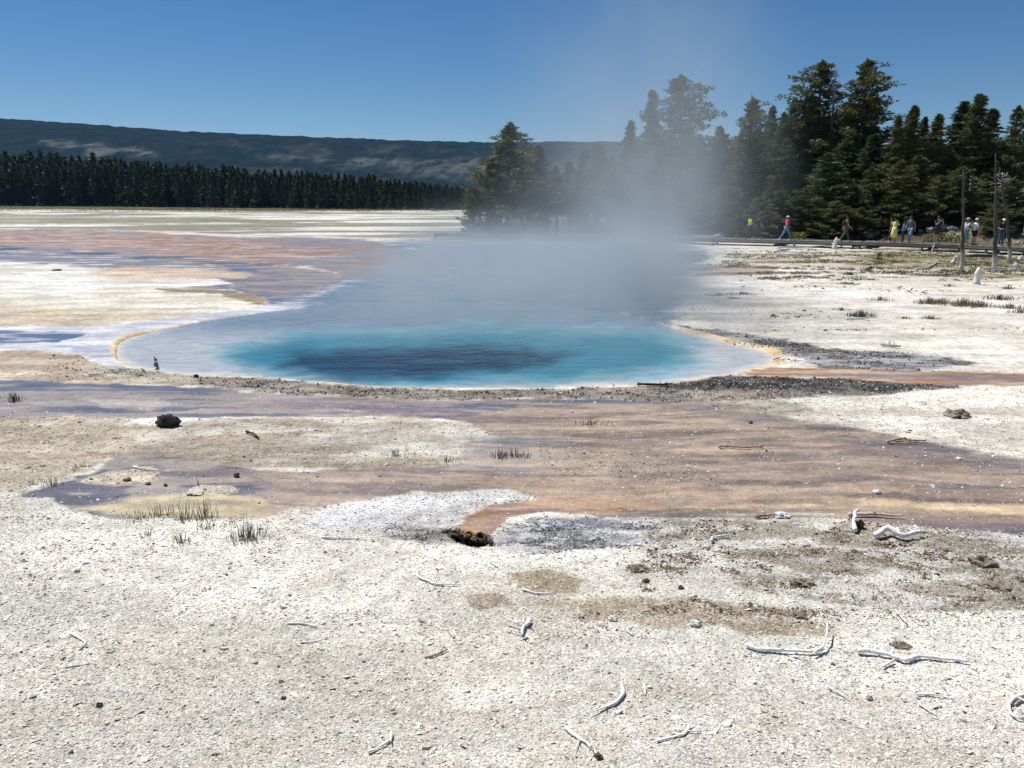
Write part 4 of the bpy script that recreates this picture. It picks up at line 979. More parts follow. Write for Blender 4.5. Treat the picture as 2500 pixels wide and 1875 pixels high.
def pine(sxD, topD, hwD, Y, kind, label, group, k):
    """crown top at (sxD, topD) of the 2212 px view, half width hwD, at distance Y"""
    t = at_dist(sxD * D, topD * D, Y); base = gz(t.x, t.y); H = t.z - base
    tm, cm = PROTO[kind][k % len(PROTO[kind])]
    hw = hwD * D / F * Y; sxy = hw / (WBASE[kind] * .70); sz = H / 12.1
    root = empty('pine_tree', (t.x, t.y, base - .1), random.uniform(0, 6.28)); root.scale = (sxy, sxy, sz)
    tag(root, label, 'tree', group)
    o = link('trunk', tm, root); o2 = link('crown', cm, root)
    return root
TREES = [
 # x, top, half width, distance, kind, label
 (1096,267,78,74,'broad','broad pointed pine at the left end of the grove, hazy in steam'),
 (1165,314,52,77,'broad','rounded pine at the right shoulder of the leftmost one'),
 (1062,350,46,72,'bush','dense bushy pine low at the left end of the grove'),
 (1022,398,28,72,'bush','lowest bushy pine at the left tip of the grove'),
 (1130,360,66,71,'bush','bushy pine filling the foot of the leftmost pointed pine'),
 (1205,375,56,75,'bush','low pine in thin steam right of the leftmost pines'),
 (1288,311,32,78,'spire','narrow pine top poking just above the hill line in the steam'),
 (1255,368,58,76,'broad','low round pine in steam below the hill line'),
 (1360,262,34,76,'spire','pointed pine in steam left of the tall faded pair'),
 (1412,196,38,84,'spire','narrower of the two tall pines faded by steam'),
 (1476,166,66,82,'tall','tallest pine faded inside the steam column'),
 (1325,340,58,74,'broad','mid height pine behind the thick steam'),
 (1430,300,60,76,'broad','wide pine deep inside the steam column'),
 (1510,290,55,78,'broad','wide pine at the right edge of the steam column'),
 (1556,273,32,78,'tall','slim pine just right of the steam column'),
 (1629,214,44,76,'tall','open crowned pine with sky gaps right of the steam'),
 (1665,229,26,80,'spire','narrow pine tip beside the open crowned pine'),
 (1715,214,44,82,'broad','dark pine filling the gap left of the tallest green pine'),
 (1693,243,40,78,'broad','round shouldered pine under the dark one'),
 (1775,133,62,80,'tall','tallest green pine with rounded top left of the dead spire'),
 (1750,205,70,79,'broad','wide pine skirt below the tallest green pine'),
 (1878,131,56,78,'tall','tall dark pine with forked top right of the dead spire'),
 (1870,215,66,80,'tall','broad lower crown behind the fork topped pine'),
 (1824,300,60,74,'broad','mid height pine between the two tallest pines'),
 (1890,290,45,72,'spire','pointed pine in front of the fork topped pine'),
 (1930,310,40,74,'spire','pointed pine at the dip in the tree line'),
 (1946,250,30,70,'spire','first spiky pine right of the dip in the tree line'),
 (1963,243,24,74,'spire','thin spiky pine second right of the dip'),
 (1984,227,32,70,'spire','highest spiky pine of the row right of the dip'),
 (2003,252,26,74,'spire','thin low spiky pine right of the highest spiky one'),
 (2025,246,34,70,'spire','last spiky pine of the row right of the dip'),
 (2050,320,46,70,'broad','rounded pine in the low gap before the right group'),
 (2078,219,46,72,'spire','blunt topped pine, left one of the right group'),
 (2118,203,48,70,'spire','sharpest and tallest pine of the right group'),
 (2155,234,40,72,'spire','pine leaning on the right side of the sharpest pine'),
 (2205,229,44,68,'broad','tall pine cut by the right edge of the picture'),
 (2180,300,50,70,'broad','shorter pine left of the one cut by the edge'),
 # front, low
 (1642,424,38,68,'bush','low rounded bushy pine behind the lime green walker'),
 (1677,378,36,69,'broad','small pine above the walker in the pink shirt'),
 (1790,330,62,68,'broad','big low pine between the pink and maroon walkers'),
 (1845,395,50,66,'broad','dense low pine behind the walker in maroon'),
 (1885,360,48,68,'broad','yellowish low pine behind the yellow dress group'),
 (1945,345,50,66,'broad','bushy pine directly behind the yellow dress group'),
 (1985,335,50,67,'broad','dark bushy pine left of the man taking a photo'),
 (2035,378,44,64,'bush','low wide pine behind the man in navy blue'),
 (2080,358,44,64,'bush','low wide pine behind the pair in white shirts'),
 (2128,372,36,66,'broad','thin low pine behind the bare trunks'),
 (2190,385,36,64,'bush','low pine at the right edge behind the bare trunks'),
 (1735,420,34,67,'bush','small bush like pine right of the pink shirt walker'),
 (1600,335,50,74,'broad','mid height pine left of the low bushy one'),
 (1570,400,50,72,'bush','dark low pine where the steam ends'),
 (1700,300,50,73,'broad','mid height pine over the brown bare slope'),
]
for k, (x, tp, hw, Y, kd, lb) in enumerate(TREES): pine(x, tp, hw, Y, kd, lb, None, k)
# pines hidden behind the front ones
rn = random.Random(8)
for k in range(34):
    x = 1210 + k * 31 + rn.uniform(-14, 14)
    top = 320 + rn.uniform(-25, 40) if x < 1560 else 285 + rn.uniform(-20, 50)
    if 1880 < x < 1945: top = 345
    pine(x, top, rn.uniform(38, 55), rn.uniform(84, 96), rn.choice(['broad', 'spire', 'tall']), 'pine filling the rear of the grove between the named crowns', 'rear pines of the grove', k)

for k in range(22):
    x = 1560 + k * 31 + rn.uniform(-12, 12)
    pine(x, rn.uniform(405, 455), rn.uniform(30, 42), rn.uniform(66, 72) - .012 * (x - 1540), 'bush', 'low bushy young pine filling the edge of the grove behind the boardwalk', 'low pines along the boardwalk', k)
def dead_spire(sxD, topD, Y, label, seed, nb=46, ln=1.3, c=(.11, .09, .085)):
    t = at_dist(sxD * D, topD * D, Y); b = gz(t.x, t.y); H = t.z - b; rn = random.Random(seed)
    root = empty('dead_tree', (t.x, t.y, b)); tag(root, label, 'dead tree')
    mb = MB(); mb.tube([(0,0,0), (.1, 0, H * .5), (0, 0, H)], [.2, .13, .03], 7, c); mb.build('trunk', M_bark, root, True)
    m = MB()
    for k in range(nb):
        q = rn.uniform(.3, .97); a = rn.uniform(0, 6.28); L_ = ln * (1.15 - q) * rn.uniform(.6, 1.6); p = Vector((0.05, 0, H * q)); d = Vector((math.cos(a), math.sin(a), rn.uniform(-.2, .3)))
        e = p + d * L_; m.tube([p, p + d * L_ * .6, e + Vector((0, 0, -.15))], [.035, .022, .01], 4, c)
        m.tube([p + d * L_ * .5, p + d * L_ * .8 + Vector((rn.uniform(-.3, .3), 0, .2))], [.018, .008], 4, c)
    m.build('branches', M_bark, root)['kind'] = 'stuff'
dead_spire(1806, 148, 78, 'dead leafless spire between the two tallest green pines', 1)
dead_spire(1624, 200, 77, 'thin dead tip rising above the open crowned pine', 2, 26, .9)
dead_spire(2166, 372, 66, 'bleached dead tree with spreading white branches behind the bare trunks', 3, 34, 2.0, (.50, .48, .45))
dead_spire(2098, 380, 66, 'bleached dead crown left of the spreading white one', 4, 22, 1.5, (.48, .46, .43))

# fallen logs, pale rocks on the slope
rn = random.Random(21)
LOGS = [((1530,478),(1590,470),'long pale fallen log on the slope left of the lime green walker'),((1545,490),(1600,484),'pale fallen log low on the slope by the steam edge'),
 ((1684,431),(1731,422),'pale fallen log above the brown bare slope'),((1690,462),(1738,458),'fallen log across the brown bare slope'),
 ((1850,480),(1905,474),'pale fallen log behind the maroon walker'),((1848,500),(1880,497),'thin fallen log close behind the maroon walker'),
 ((1975,455),(2010,470),'pale leaning log behind the group in yellow'),((1995,478),(2030,486),'pale fallen log right of the group in yellow'),
 ((1808,440),(1835,455),'slanting dead log under the big low pine'),((2190,492),(2215,486),'pale log at the right edge behind the boardwalk'),
 ((1990,440),(2000,475),'leaning pale dead stem behind the man in jeans')]
for k, (p0, p1, lb) in enumerate(LOGS):
    a_ = on_ground(p0[0] * D, p0[1] * D); b_ = at_dist(p1[0] * D, p1[1] * D, a_.y + .5); b_.z = max(b_.z, gz(b_.x, b_.y)) + .05; a_.z += .08
    base = a_.copy(); base.z = min(a_.z, b_.z) - .1; root = empty('fallen_log', base); tag(root, lb, 'log')
    m = MB(); m.tube([a_ - base, (a_ + b_) / 2 - base + Vector((0, 0, .1)), b_ - base], [.09, .08, .05], 7, (.44, .40, .36)); m.build('trunk', M_wood, root, True)
    for q in range(3):
        f = rn.uniform(.2, .9); m = MB(); c_ = a_.lerp(b_, f) - base; m.tube([c_, c_ + Vector((rn.uniform(-.5, .5), rn.uniform(-.3, .3), rn.uniform(.3, .9)))], [.04, .015], 5, (.42, .39, .35)); m.build('branch', M_wood, root, True)
for k in range(26):
    x = rn.choice([rn.uniform(1545, 1600), rn.uniform(1555, 1600), rn.uniform(1850, 1900), rn.uniform(1990, 2040), rn.uniform(2040, 2080), rn.uniform(2180, 2212)]); Y = rn.uniform(66, 71)
    Y -= .012 * (x - 1540); X = (x * D - CXP) / F * (Y * CP); z = gz(X, Y)
    mb = MB(); s = rn.uniform(.3, .8); mb.blob((0, 0, s * .15), (s * .6, s * .5, s * .35), k, .3, tuple(q * rn.uniform(.8, 1.1) for q in (.40, .375, .34)), (9, 6))
    o = mb.build('rock', M_rock); o.location = (X, Y, z); tag(o, 'pale angular rock on the slope behind the boardwalk', 'rock', 'rocks on the slope behind the boardwalk')
for k, (x, y, Y, s, lb) in enumerate([(1726, 504, 65, .6, 'round straw coloured bush beside the boardwalk'), (2068, 497, 58, .8, 'low green bush behind the boardwalk beside the pair in white'), (1755, 488, 67, .8, 'dark low shrub right of the pink shirt walker'), (2020, 498, 60, .6, 'low green shrub left of the man in navy')]):
    t = at_dist(x * D, y * D, Y); A = [(rn.uniform(-s, s), rn.uniform(-s, s) * .7, rn.uniform(.1, s * .8), .25) for _ in range(26)]
    V, Fc, C = needles(A, .3, 18, .10, 300 + k); C = C * np.array([2.6, 2.0, 1.2] if k == 0 else [1.5, 1.5, 1.2])
    root = empty('shrub', (t.x, t.y, gz(t.x, t.y))); tag(root, lb, 'shrub'); cm = np_mesh('shrub', V, Fc, C); link('foliage', cm, root, M_needle)
    m = MB(); m.tube([(0, 0, -.1), (0, 0, s * .6)], [.05, .02], 5, (.12, .09, .07)); m.build('stem', M_bark, root)

# ------------------------------------------------------------------ distant forest
def far_pine_mesh(seed, n=26):
    rn = random.Random(seed); mb = MB(); h = 1.0
    mb.tube([(0,0,0), (0,0,1)], [.012, .003], 4, (.8, .6, .5))
    A = []
    for k in range(n):
        t = .08 + .9 * k / n; w_ = .17 * (1 - t) ** .8 * rn.uniform(.7, 1.3) + .004
        for q in range(5):
            a = rn.uniform(0, 6.28); rr = w_ * rn.uniform(.3, 1); A.append((math.cos(a) * rr, math.sin(a) * rr, t + rn.uniform(-.02, .02), .025 * (1.1 - t)))
    V, Fc, C = needles(A, .03, 8, .030, seed)
    k = len(mb.v); V = np.concatenate([np.array(mb.v), V]); 
    tr = []
    for f in mb.f:
        for q in range(1, len(f) - 1): tr.append((f[0], f[q], f[q + 1]))
    Fc = np.concatenate([np.array(tr), Fc + k]); C = np.concatenate([np.full((k, 3), 2.0), C])
    return V, Fc, C
FAR = [far_pine_mesh(500 + s) for s in range(6)]
FARM = []
for V, Fc, C in FAR:
    m = np_mesh('distant_pine', V, Fc, C); m.materials.append(M_needle_far); FARM.append(m)
EDGE = [(-300, 497, 340), (0,497,330), (300,503,300), (600,509,265), (900,514,235), (1130,517,225), (1350,517,222)]   # source x, base y, distance
TOPS = [(-300, 372), (0, 378), (150, 376), (300, 390), (500, 405), (700, 418), (900, 430), (1000, 440), (1130, 455), (1200, 462), (1350, 470)]
rn = random.Random(99)
def far_pos(sx, back):
    Y = np.interp(sx, [e[0] for e in EDGE], [e[2] for e in EDGE]) + back
    X = (sx - CXP) / F * Y * 1.0
    top = np.interp(sx, [t[0] for t in TOPS], [t[1] for t in TOPS])
    h = (HC + (480 - top) / F * Y) * (.90 + .2 * float(vnoise(sx / 34.0, back * .1, 5)))
    return X, Y, h
for k in range(230):
    sx = -80 + k * (1290 / 230) + rn.uniform(-4, 4); back = [0, 5, 10][k % 3] + rn.uniform(-2, 2); X, Y, h = far_pos(sx, back)
    h *= [.80, .88, .96][k % 3] * rn.uniform(.88, 1.08)
    o = link('pine_tree', FARM[k % 6]); o.location = (X, Y, -.2); o.rotation_euler = (0, 0, rn.uniform(0, 6.28)); s = h * rn.uniform(1.0, 1.6); o.scale = (s, s, h)
    tag(o, 'dark slender pine in the distant forest edge beyond the white flats', 'tree', 'pines of the distant forest edge')
VV, FF, CC = [], [], []; off = 0
for k in range(760):
    sx = -420 + k * (1780 / 760) + rn.uniform(-6, 6); back = rn.uniform(12, 45); X, Y, h = far_pos(sx, back); h *= rn.uniform(.78, 1.04)
    V, Fc, C = FAR[k % 6]; s = h * rn.uniform(.9, 1.3); a = rn.uniform(0, 6.28); Rm = np.array([[math.cos(a), -math.sin(a), 0], [math.sin(a), math.cos(a), 0], [0, 0, 1]])
    VV.append((V @ Rm.T) * np.array([s, s, h]) + np.array([X, Y, -.2])); FF.append(Fc + off); CC.append(C * rn.uniform(.8, 1.2)); off += len(V)
me = np_mesh('forest', np.concatenate(VV), np.concatenate(FF), np.concatenate(CC))
tag(link('forest', me, mat=M_needle_far), 'dark pine wood behind the distant forest edge', None, None, 'stuff')

# ------------------------------------------------------------------ hills
def hills():
    xs = np.linspace(-3200, 3000, 820); yy = np.concatenate([np.linspace(1300,3000,130), np.linspace(3040,5200,20)])
    X, Y = np.meshgrid(xs, yy)
    rim = [(-900, 250), (0, 275), (60, 278), (200, 285), (400, 297), (450, 302), (600, 309), (850, 318), (1060, 324), (1330, 323), (1700, 330), (2300, 336), (3200, 345)]
    Yr = 3000.0
    ux = X / Yr * F / D + CXP / D
    hr = np.interp(ux, [r[0] for r in rim], [HC + (480 - r[1] * D) / F * Yr for r in rim])
    hr = hr * (1 + .018 * (fbm(X / 330, Y * 0, 961, 4) - .5))
    n = fbm(X / 420, Y / 500, 901, 5); gull = np.abs(fbm(X / 260, Y / 330, 905, 5) - .5) * 2
    front = 1350 + 400 * fbm(X / 900, Y * 0, 911, 1) + 250 * sstep(500, 900, ux)
    p = sstep(0, 1, (Y - front) / (2750 - front))
    Hh = hr * p
    Hh += (n - .5) * 60 * p * (1 - p) * 2 - gull * 46 * p * (1 - p) * 2.2
    Hh += (fbm(X / 26, Y / 26, 917, 3) - .5) * 12 * sstep(.05, .4, p)
    # the nearer wooded shoulder at left
    Hh = np.maximum(Hh, (sstep(820, 60, ux) * 150 * sstep(1350, 2000, Y) * (1 - sstep(2150, 2500, Y)) + (n - .5) * 30) * sstep(900, 500, ux))
    C = np.tile(lin((21,36,36)), X.shape + (1,)).reshape(X.shape + (3,))
    tx = fbm(X / 30, (Hh + Y * .06) / 12, 921, 5)[..., None]; C = C * (.65 + .7 * tx)
    bare = sstep(.50, .60, fbm(X / 190, Y / 130, 931, 4) + .12 * (gull - .3)) * sstep(470, 800, ux) * sstep(.12, .3, p) * (1 - sstep(.80, .92, p))
    spk = sstep(.35, .62, fbm(X / 30, Hh / 12, 935, 3)); bare = (bare * (.25 + .6 * spk))[..., None]
    bare = bare * .35; C = C * (1 - bare) + lin((112,104,98)) * bare
    hu, hv = project(X, Y, Hh - 3)
    s1 = poly_sd(hu, hv, [(84,308),(130,306),(230,314),(300,322),(350,334),(300,336),(250,330),(205,338),(176,324),(110,318)]) + (fbm(X / 60, Hh / 16, 971, 5) - .5) * 26
    m1 = (sstep(-3, 5, s1) * .5 * sstep(.3, .55, fbm(X / 22, Hh / 9, 975, 4)))[..., None]; C = C * (1 - m1) + lin((122,120,112)) * m1
    s2 = poly_sd(hu, hv, [(560,338),(760,330),(860,338),(1060,334),(1400,340),(1400,392),(980,392),(860,372),(700,356)]) + (fbm(X / 120, Hh / 40, 972, 4) - .5) * 34
    m2 = (sstep(-6, 12, s2) * (.15 + .75 * sstep(.42, .6, fbm(X / 28, Hh / 11, 973, 5))))[..., None]; C = C * (1 - m2 * .7) + lin((92,95,92)) * m2 * .7
    low = sstep(.12, .03, p)[..., None]; C = C * (1 - low * .7) + lin((140,132,100)) * low * .7 * sstep(800, 1000, ux)[..., None] + C * low * .7 * (1 - sstep(800, 1000, ux)[..., None])
    V = np.stack([X, Y, Hh - 3], -1).reshape(-1, 3); n1, n2 = X.shape
    i, j = np.meshgrid(np.arange(n1 - 1), np.arange(n2 - 1), indexing='ij'); a = (i * n2 + j).ravel()
    me = np_mesh('hills', V, np.stack([a, a + 1, a + n2 + 1, a + n2], 1), C.reshape(-1, 3))
    tag(link('hills', me, mat=attr_mat('hill_forest', 1.0, .45, .03, .0, 1, 0.0)), kind='structure')
hills()

# ------------------------------------------------------------------ people
HAIR = flat_mat('hair', (.03, .022, .018), .5)
def skin_mesh(nodes, edges, root=0, sub=1):
    """nodes {i:(pos, rx, ry)}"""
    me = bpy.data.meshes.new('skin_tmp'); me.from_pydata([n[0] for n in nodes], edges, []); o = bpy.data.objects.new('skin_tmp', me); col.objects.link(o)
    m = o.modifiers.new('s', 'SKIN'); sv = me.skin_vertices[0].data
    for k, n in enumerate(nodes): sv[k].radius = (n[1], n[2]); sv[k].use_root = (k == root)
    m.use_smooth_shade = True
    s = o.modifiers.new('u', 'SUBSURF'); s.levels = sub; s.render_levels = sub
    return o
PENDING = []
def person(sx, feet_y, facing, label, shirt, legs, hat=None, hair=(.03, .022, .018), legtype='long', pose='stand', h=1.72, pack=None, skin=(.42, .26, .18), Y=None, sleeve='short', dress=False, z=.455, cat='person', shoe=(.5, .5, .5), off=.6):
    # place on the boardwalk line
    d = ray(sx, feet_y); X = d[0] / d[1]
    yb = 60.0
    for _ in range(12): yb = float(bw_y(X * yb)) + off
    loc = Vector((X * yb, yb, z))
    k = h / 1.72
    S = 1 if pose in ('walk', 'walk2') else 0
    ph = -1 if pose == 'walk2' else 1
    f = 1     # forward = +X locally
    J = {}
    J['pel'] = (0, 0, .95); J['wst'] = (.0, 0, 1.10); J['chs'] = (.02, 0, 1.32); J['nkb'] = (.02, 0, 1.45); J['nk'] = (.03, 0, 1.51)
    J['h1'] = (.04, 0, 1.57); J['h2'] = (.045, 0, 1.64); J['h3'] = (.03, 0, 1.70)
    for s, n in ((1, 'l'), (-1, 'r')):
        sw = .23 * S * s * ph
        J['hip' + n] = (0, .09 * s, .90)
        J['kne' + n] = (sw * .75 + .03, .095 * s, .50 + (.02 if sw < 0 else 0)); J['ank' + n] = (sw * 1.35 - (.12 if sw < 0 else 0), .095 * s, .09 + (.06 if sw < 0 else 0))
        J['toe' + n] = (J['ank' + n][0] + .16, .11 * s, .04 + (.0 if sw >= 0 else .0))
        J['sho' + n] = (.01, .19 * s, 1.41)
        if pose == 'photo':
            J['elb' + n] = (.20, .24 * s, 1.22); J['wri' + n] = (.34, .08 * s, 1.46)
        elif pose == 'hold':
            J['elb' + n] = (.06, .25 * s, 1.15); J['wri' + n] = (.26, .14 * s, 1.12)
        else:
            J['elb' + n] = (-sw * .35 - .02, .235 * s, 1.13); J['wri' + n] = (-sw * .9 + .07, .24 * s, .90)
    J = {a: Vector(b) * k for a, b in J.items()}
    def R(x): return x * k
    names = []; nodes = []; edges = []
    def N(n, rx, ry=None): names.append(n); nodes.append((J[n], R(rx), R(ry or rx))); return len(nodes) - 1
    def E(a, b): edges.append((names.index(a), names.index(b)))
    N('pel', .12, .14); N('wst', .10, .13); N('chs', .11, .15); N('nkb', .07, .09); N('nk', .052); N('h1', .075, .07); N('h2', .095, .082); N('h3', .07, .065)
    for a, b in (('pel', 'wst'), ('wst', 'chs'), ('chs', 'nkb'), ('nkb', 'nk'), ('nk', 'h1'), ('h1', 'h2'), ('h2', 'h3')): E(a, b)
    for n in 'lr':
        N('hip' + n, .085); N('kne' + n, .06); N('ank' + n, .042); N('toe' + n, .035); E('pel', 'hip' + n); E('hip' + n, 'kne' + n); E('kne' + n, 'ank' + n); E('ank' + n, 'toe' + n)
        N('sho' + n, .055); N('elb' + n, .04); N('wri' + n, .028); E('nkb', 'sho' + n); E('sho' + n, 'elb' + n); E('elb' + n, 'wri' + n)
    body = skin_mesh(nodes, edges)
    root = empty('person', loc, facing); tag(root, label, cat)
    parts = [('body', body, flat_mat('skin', skin, .5))]
    # shirt
    def sub_(ns, es, grow, nm, mat):
        idx = {n: i for i, n in enumerate([q[0] for q in ns])}
        nn = [(J[n] if isinstance(n, str) else n, R(a + grow), R(b + grow)) for n, a, b in ns]
        parts.append((nm, skin_mesh(nn, [(idx[a], idx[b]) for a, b in es]), mat))
    ms = flat_mat('cloth', shirt, .85)
    for n in 'lr':
        J['mid' + n] = J['sho' + n].lerp(J['elb' + n], .75 if sleeve == 'short' else 1.0); J['cuf' + n] = J['elb' + n].lerp(J['wri' + n], .9 if sleeve == 'long' else .02)
        J['kn2' + n] = J['kne' + n].lerp(J['hip' + n], .12) if legtype == 'short' else J['kne' + n]; J['an2' + n] = J['kne' + n].lerp(J['ank' + n], .92)
    J['hem'] = J['pel'] + Vector((0, 0, -.03)) * k
    ns = [('hem', .125, .15), ('wst', .11, .14), ('chs', .115, .155), ('nkb', .075, .10)]; es = [('hem', 'wst'), ('wst', 'chs'), ('chs', 'nkb')]
    for n in 'lr':
        ns += [('sho' + n, .062, .062), ('mid' + n, .052, .052)]; es += [('nkb', 'sho' + n), ('sho' + n, 'mid' + n)]
        if sleeve == 'long': ns += [('cuf' + n, .036, .036)]; es += [('mid' + n, 'cuf' + n)]
    sub_(ns, es, .014, 'shirt', ms)
    if dress:
        m = MB(); seg = 14; pts = [(.02, 0, 1.12), (0, 0, .95), (.01, 0, .7), (.02, 0, .42)]
        m.tube([Vector(p) * k for p in pts], [R(.15), R(.19), R(.22), R(.25)], seg, (.5, .5, .5)); o = link('skirt', m.mesh('skirt', True), root, ms)
    else:
        ml = flat_mat('cloth', legs, .85)
        ns = [('pel', .125, .145)]; es = []
        for n in 'lr':
            ns += [('hip' + n, .09, .09), ('kn2' + n, .07, .07)]; es += [('pel', 'hip' + n), ('hip' + n, 'kn2' + n)]
            if legtype == 'long': ns += [('an2' + n, .055, .055)]; es += [('kn2' + n, 'an2' + n)]
        sub_(ns, es, .012, 'trousers', ml)
    mh = MB(); hc = J['h2'] + Vector((-.015, 0, .02)) * k; mh.blob(hc, (R(.108), R(.092), R(.115)), 1, .03, (.03, .02, .02), (12, 9), cut=-.045 * k); link('hair', mh.mesh('hair', True), root, flat_mat('hair', hair, .5))
    fm = MB(); hc = J['h2'] + Vector((.085, 0, -.02)) * k; fm.tube([hc + Vector((0, 0, .03)), hc + Vector((.03, 0, -.005))], [.01, .016], 6, (.5, .5, .5)); link('nose', fm.mesh('nose', True), root, flat_mat('skin', skin, .5))
    for s in (1, -1):
        m = MB(); m.blob(J['h2'] + Vector((.083, .033 * s, .0)) * k, (.008, .012, .008), 1, 0, (.5, .5, .5), (6, 4)); link('eye', m.mesh('eye', True), root, flat_mat('eye', (.02, .02, .02), .3))
        n = 'l' if s == 1 else 'r'
        d = (J['wri' + n] - J['elb' + n]).normalized(); w0 = J['wri' + n]; side = d.cross(Vector((1,0,0))).normalized() if abs(d.x) < .9 else Vector((0,1,0))
        m = MB(); m.tube([w0, w0 + d * .05 * k, w0 + d * .10 * k], [R(.026), R(.040), R(.034)], 8, (.5, .5, .5), flat=.6)
        for q in range(4):
            b = w0 + d * .095 * k + side * (q - 1.5) * .018 * k; ln = (.062, .075, .070, .055)[q] * k
            bend = Vector((.02, 0, 0)) * k; m.tube([b, b + d * ln * .5, b + d * ln + bend], [R(.009), R(.008), R(.006)], 5, (.5, .5, .5))
        b = w0 + d * .03 * k + side * -.035 * k; m.tube([b, b + d * .035 * k - side * .02 * k, b + d * .07 * k - side * .022 * k], [R(.012), R(.010), R(.007)], 5, (.5, .5, .5))
        link('hand', m.mesh('hand', True), root, flat_mat('skin', skin, .5))
        a_, t_ = J['ank' + n], J['toe' + n]; m = MB(); m.tube([a_ + Vector((-.06, 0, -.035)) * k, a_ + Vector((.04, 0, -.03)) * k, t_ + Vector((.05, 0, 0)) * k], [R(.045), R(.052), R(.036)], 8, (.5, .5, .5)); link('shoe', m.mesh('shoe', True), root, flat_mat('shoe', shoe, .6))
    if hat:
        m = MB(); hc = J['h2'] + Vector((0, 0, .045)) * k
        m.blob(hc, (R(.118), R(.102), R(.10)), 1, .02, (.5, .5, .5), (14, 9), cut=-.01)
        if hat[1] == 'cap': m.tube([hc + Vector((.07, 0, 0)), hc + Vector((.19, 0, -.015))], [R(.08), R(.06)], 10, (.5, .5, .5), flat=.12)
        else: m.tube([hc + Vector((0, 0, -.01)), hc + Vector((0, 0, .008))], [R(.2), R(.18)], 16, (.5, .5, .5))
        link('hat', m.mesh('hat', True), root, flat_mat('hat_cloth', hat[0], .8))
    if pack:
        m = MB(); m.blob(J['chs'] + Vector((-.20, 0, -.03)) * k, (R(.11), R(.15), R(.22)), 2, .06, (.5, .5, .5), (12, 9)); link('backpack', m.mesh('backpack', True), root, flat_mat('pack_cloth', pack, .8))
    if pose == 'photo':
        m = MB(); m.box(J['wril'].lerp(J['wrir'], .5) + Vector((.08, 0, .08)) * k, (.02, .15, .09), 0, (.5, .5, .5)); link('phone', m.mesh('phone'), root, flat_mat('phone_case', (.03, .03, .03), .4))
    PENDING.append((root, parts))
    return root
WH = (.72, .72, .74); PI = math.pi
person(1829, 585, PI, 'person in a lime green shirt and dark trousers striding along the boardwalk', (.42, .95, .06), (.03, .03, .05), pose='walk', h=1.74, skin=(.2, .12, .08), hair=(.01, .01, .01), shoe=(.25, .12, .08))
person(1849, 585, 0.2, 'person in black with a dark pack beside the lime green walker', (.03, .035, .045), (.03, .03, .04), pose='walk', h=1.7, hair=(.02, .02, .02), pack=(.03, .03, .04), off=1.2)
person(1918, 585, 0.1, 'person in a magenta shirt, white cap and blue jeans walking', (.62, .06, .14), (.10, .20, .34), hat=((.8, .78, .72), 'cap'), pose='walk2', h=1.72, shoe=(.7, .7, .7), off=.5)
person(2063, 588, 0.0, 'person in a maroon sleeveless top with dark pack and grey trousers', (.26, .07, .08), (.09, .09, .10), pose='walk', h=1.74, pack=(.02, .02, .02), skin=(.45, .25, .18))
person(2181, 592, 0.9, 'woman in a long yellow dress with raised arms', (.72, .66, .25), (.7, .6, .2), pose='photo', h=1.66, dress=True, hair=(.02, .015, .01), shoe=(.6, .6, .6), off=.5)
person(2173, 592, 2.6, 'person with a grey backpack half hidden behind the yellow dress', (.03, .03, .03), (.03, .03, .03), pose='stand', h=1.64, pack=(.22, .25, .28), off=1.2)
person(2202, 593, -.6, 'child in a bright blue shirt and navy trousers', (.08, .28, .55), (.03, .04, .07), pose='hold', h=1.45, shoe=(.7, .7, .7), off=.4)
person(2219, 591, -2.4, 'man in a grey shirt and pale blue jeans behind the child', (.16, .18, .22), (.20, .30, .42), pose='walk', h=1.82, shoe=(.6, .6, .6), pack=(.10, .05, .05), off=.9)
person(2284, 594, -1.4, 'man in a navy shirt and dark shorts holding up a phone', (.03, .03, .13), (.05, .05, .06), legtype='short', pose='photo', h=1.84, skin=(.4, .24, .17), shoe=(.1, .25, .4), off=.6)
person(2355, 596, -1.2, 'person in a white top, grey sun hat and teal trousers', WH, (.16, .44, .50), hat=((.36, .36, .36), 'brim'), pose='photo', h=1.74, off=.6, sleeve='long')
person(2376, 597, .2, 'person in a white shirt, white cap and black shorts', WH, (.02, .02, .025), hat=((.8, .8, .78), 'cap'), legtype='short', pose='stand', h=1.70, off=.6, shoe=(.04, .04, .04))
person(2442, 600, -1.8, 'person in dark clothes and a white cap behind the bare trunks', (.02, .03, .05), (.06, .12, .2), hat=((.8, .8, .78), 'cap'), pose='hold', h=1.72, off=.8)
person(2503, 604, -1.6, 'person in a rust red shirt cut by the right edge', (.36, .08, .06), (.05, .05, .07), pose='stand', h=1.7, off=.8)
person(1167, 567, 1.2, 'person in a grey shirt at the left end of the boardwalk', (.30, .28, .28), (.03, .03, .04), legtype='short', pose='stand', h=1.66, off=.4)
person(1182, 566, -1.0, 'person in a lilac white shirt and sun hat at the left end', (.68, .64, .78), (.12, .12, .14), hat=((.55, .45, .35), 'brim'), pose='photo', h=1.74, off=1.0)
person(1230, 567, 0.2, 'person in a bright white shirt bending slightly in the steam', (.85, .85, .9), (.03, .03, .04), pose='hold', h=1.55, off=.6, sleeve='long')
person(1247, 567, -1.8, 'person in a dark grey top next to the bright white shirt', (.12, .12, .14), (.04, .04, .05), pose='stand', h=1.66, off=.8)
person(1263, 568, -1.5, 'smaller person in a pale grey shirt in the steam', (.42, .42, .42), (.06, .06, .07), pose='hold', h=1.45, off=.5)
person(1281, 568, .3, 'person in a beige jacket in the steam', (.45, .42, .36), (.06, .06, .07), pose='stand', h=1.72, off=.8, sleeve='long')
person(1350, 569, -1.5, 'person in a pale shirt, left one of three deep in the steam', (.5, .52, .5), (.3, .32, .3), pose='stand', h=1.7, off=.9)
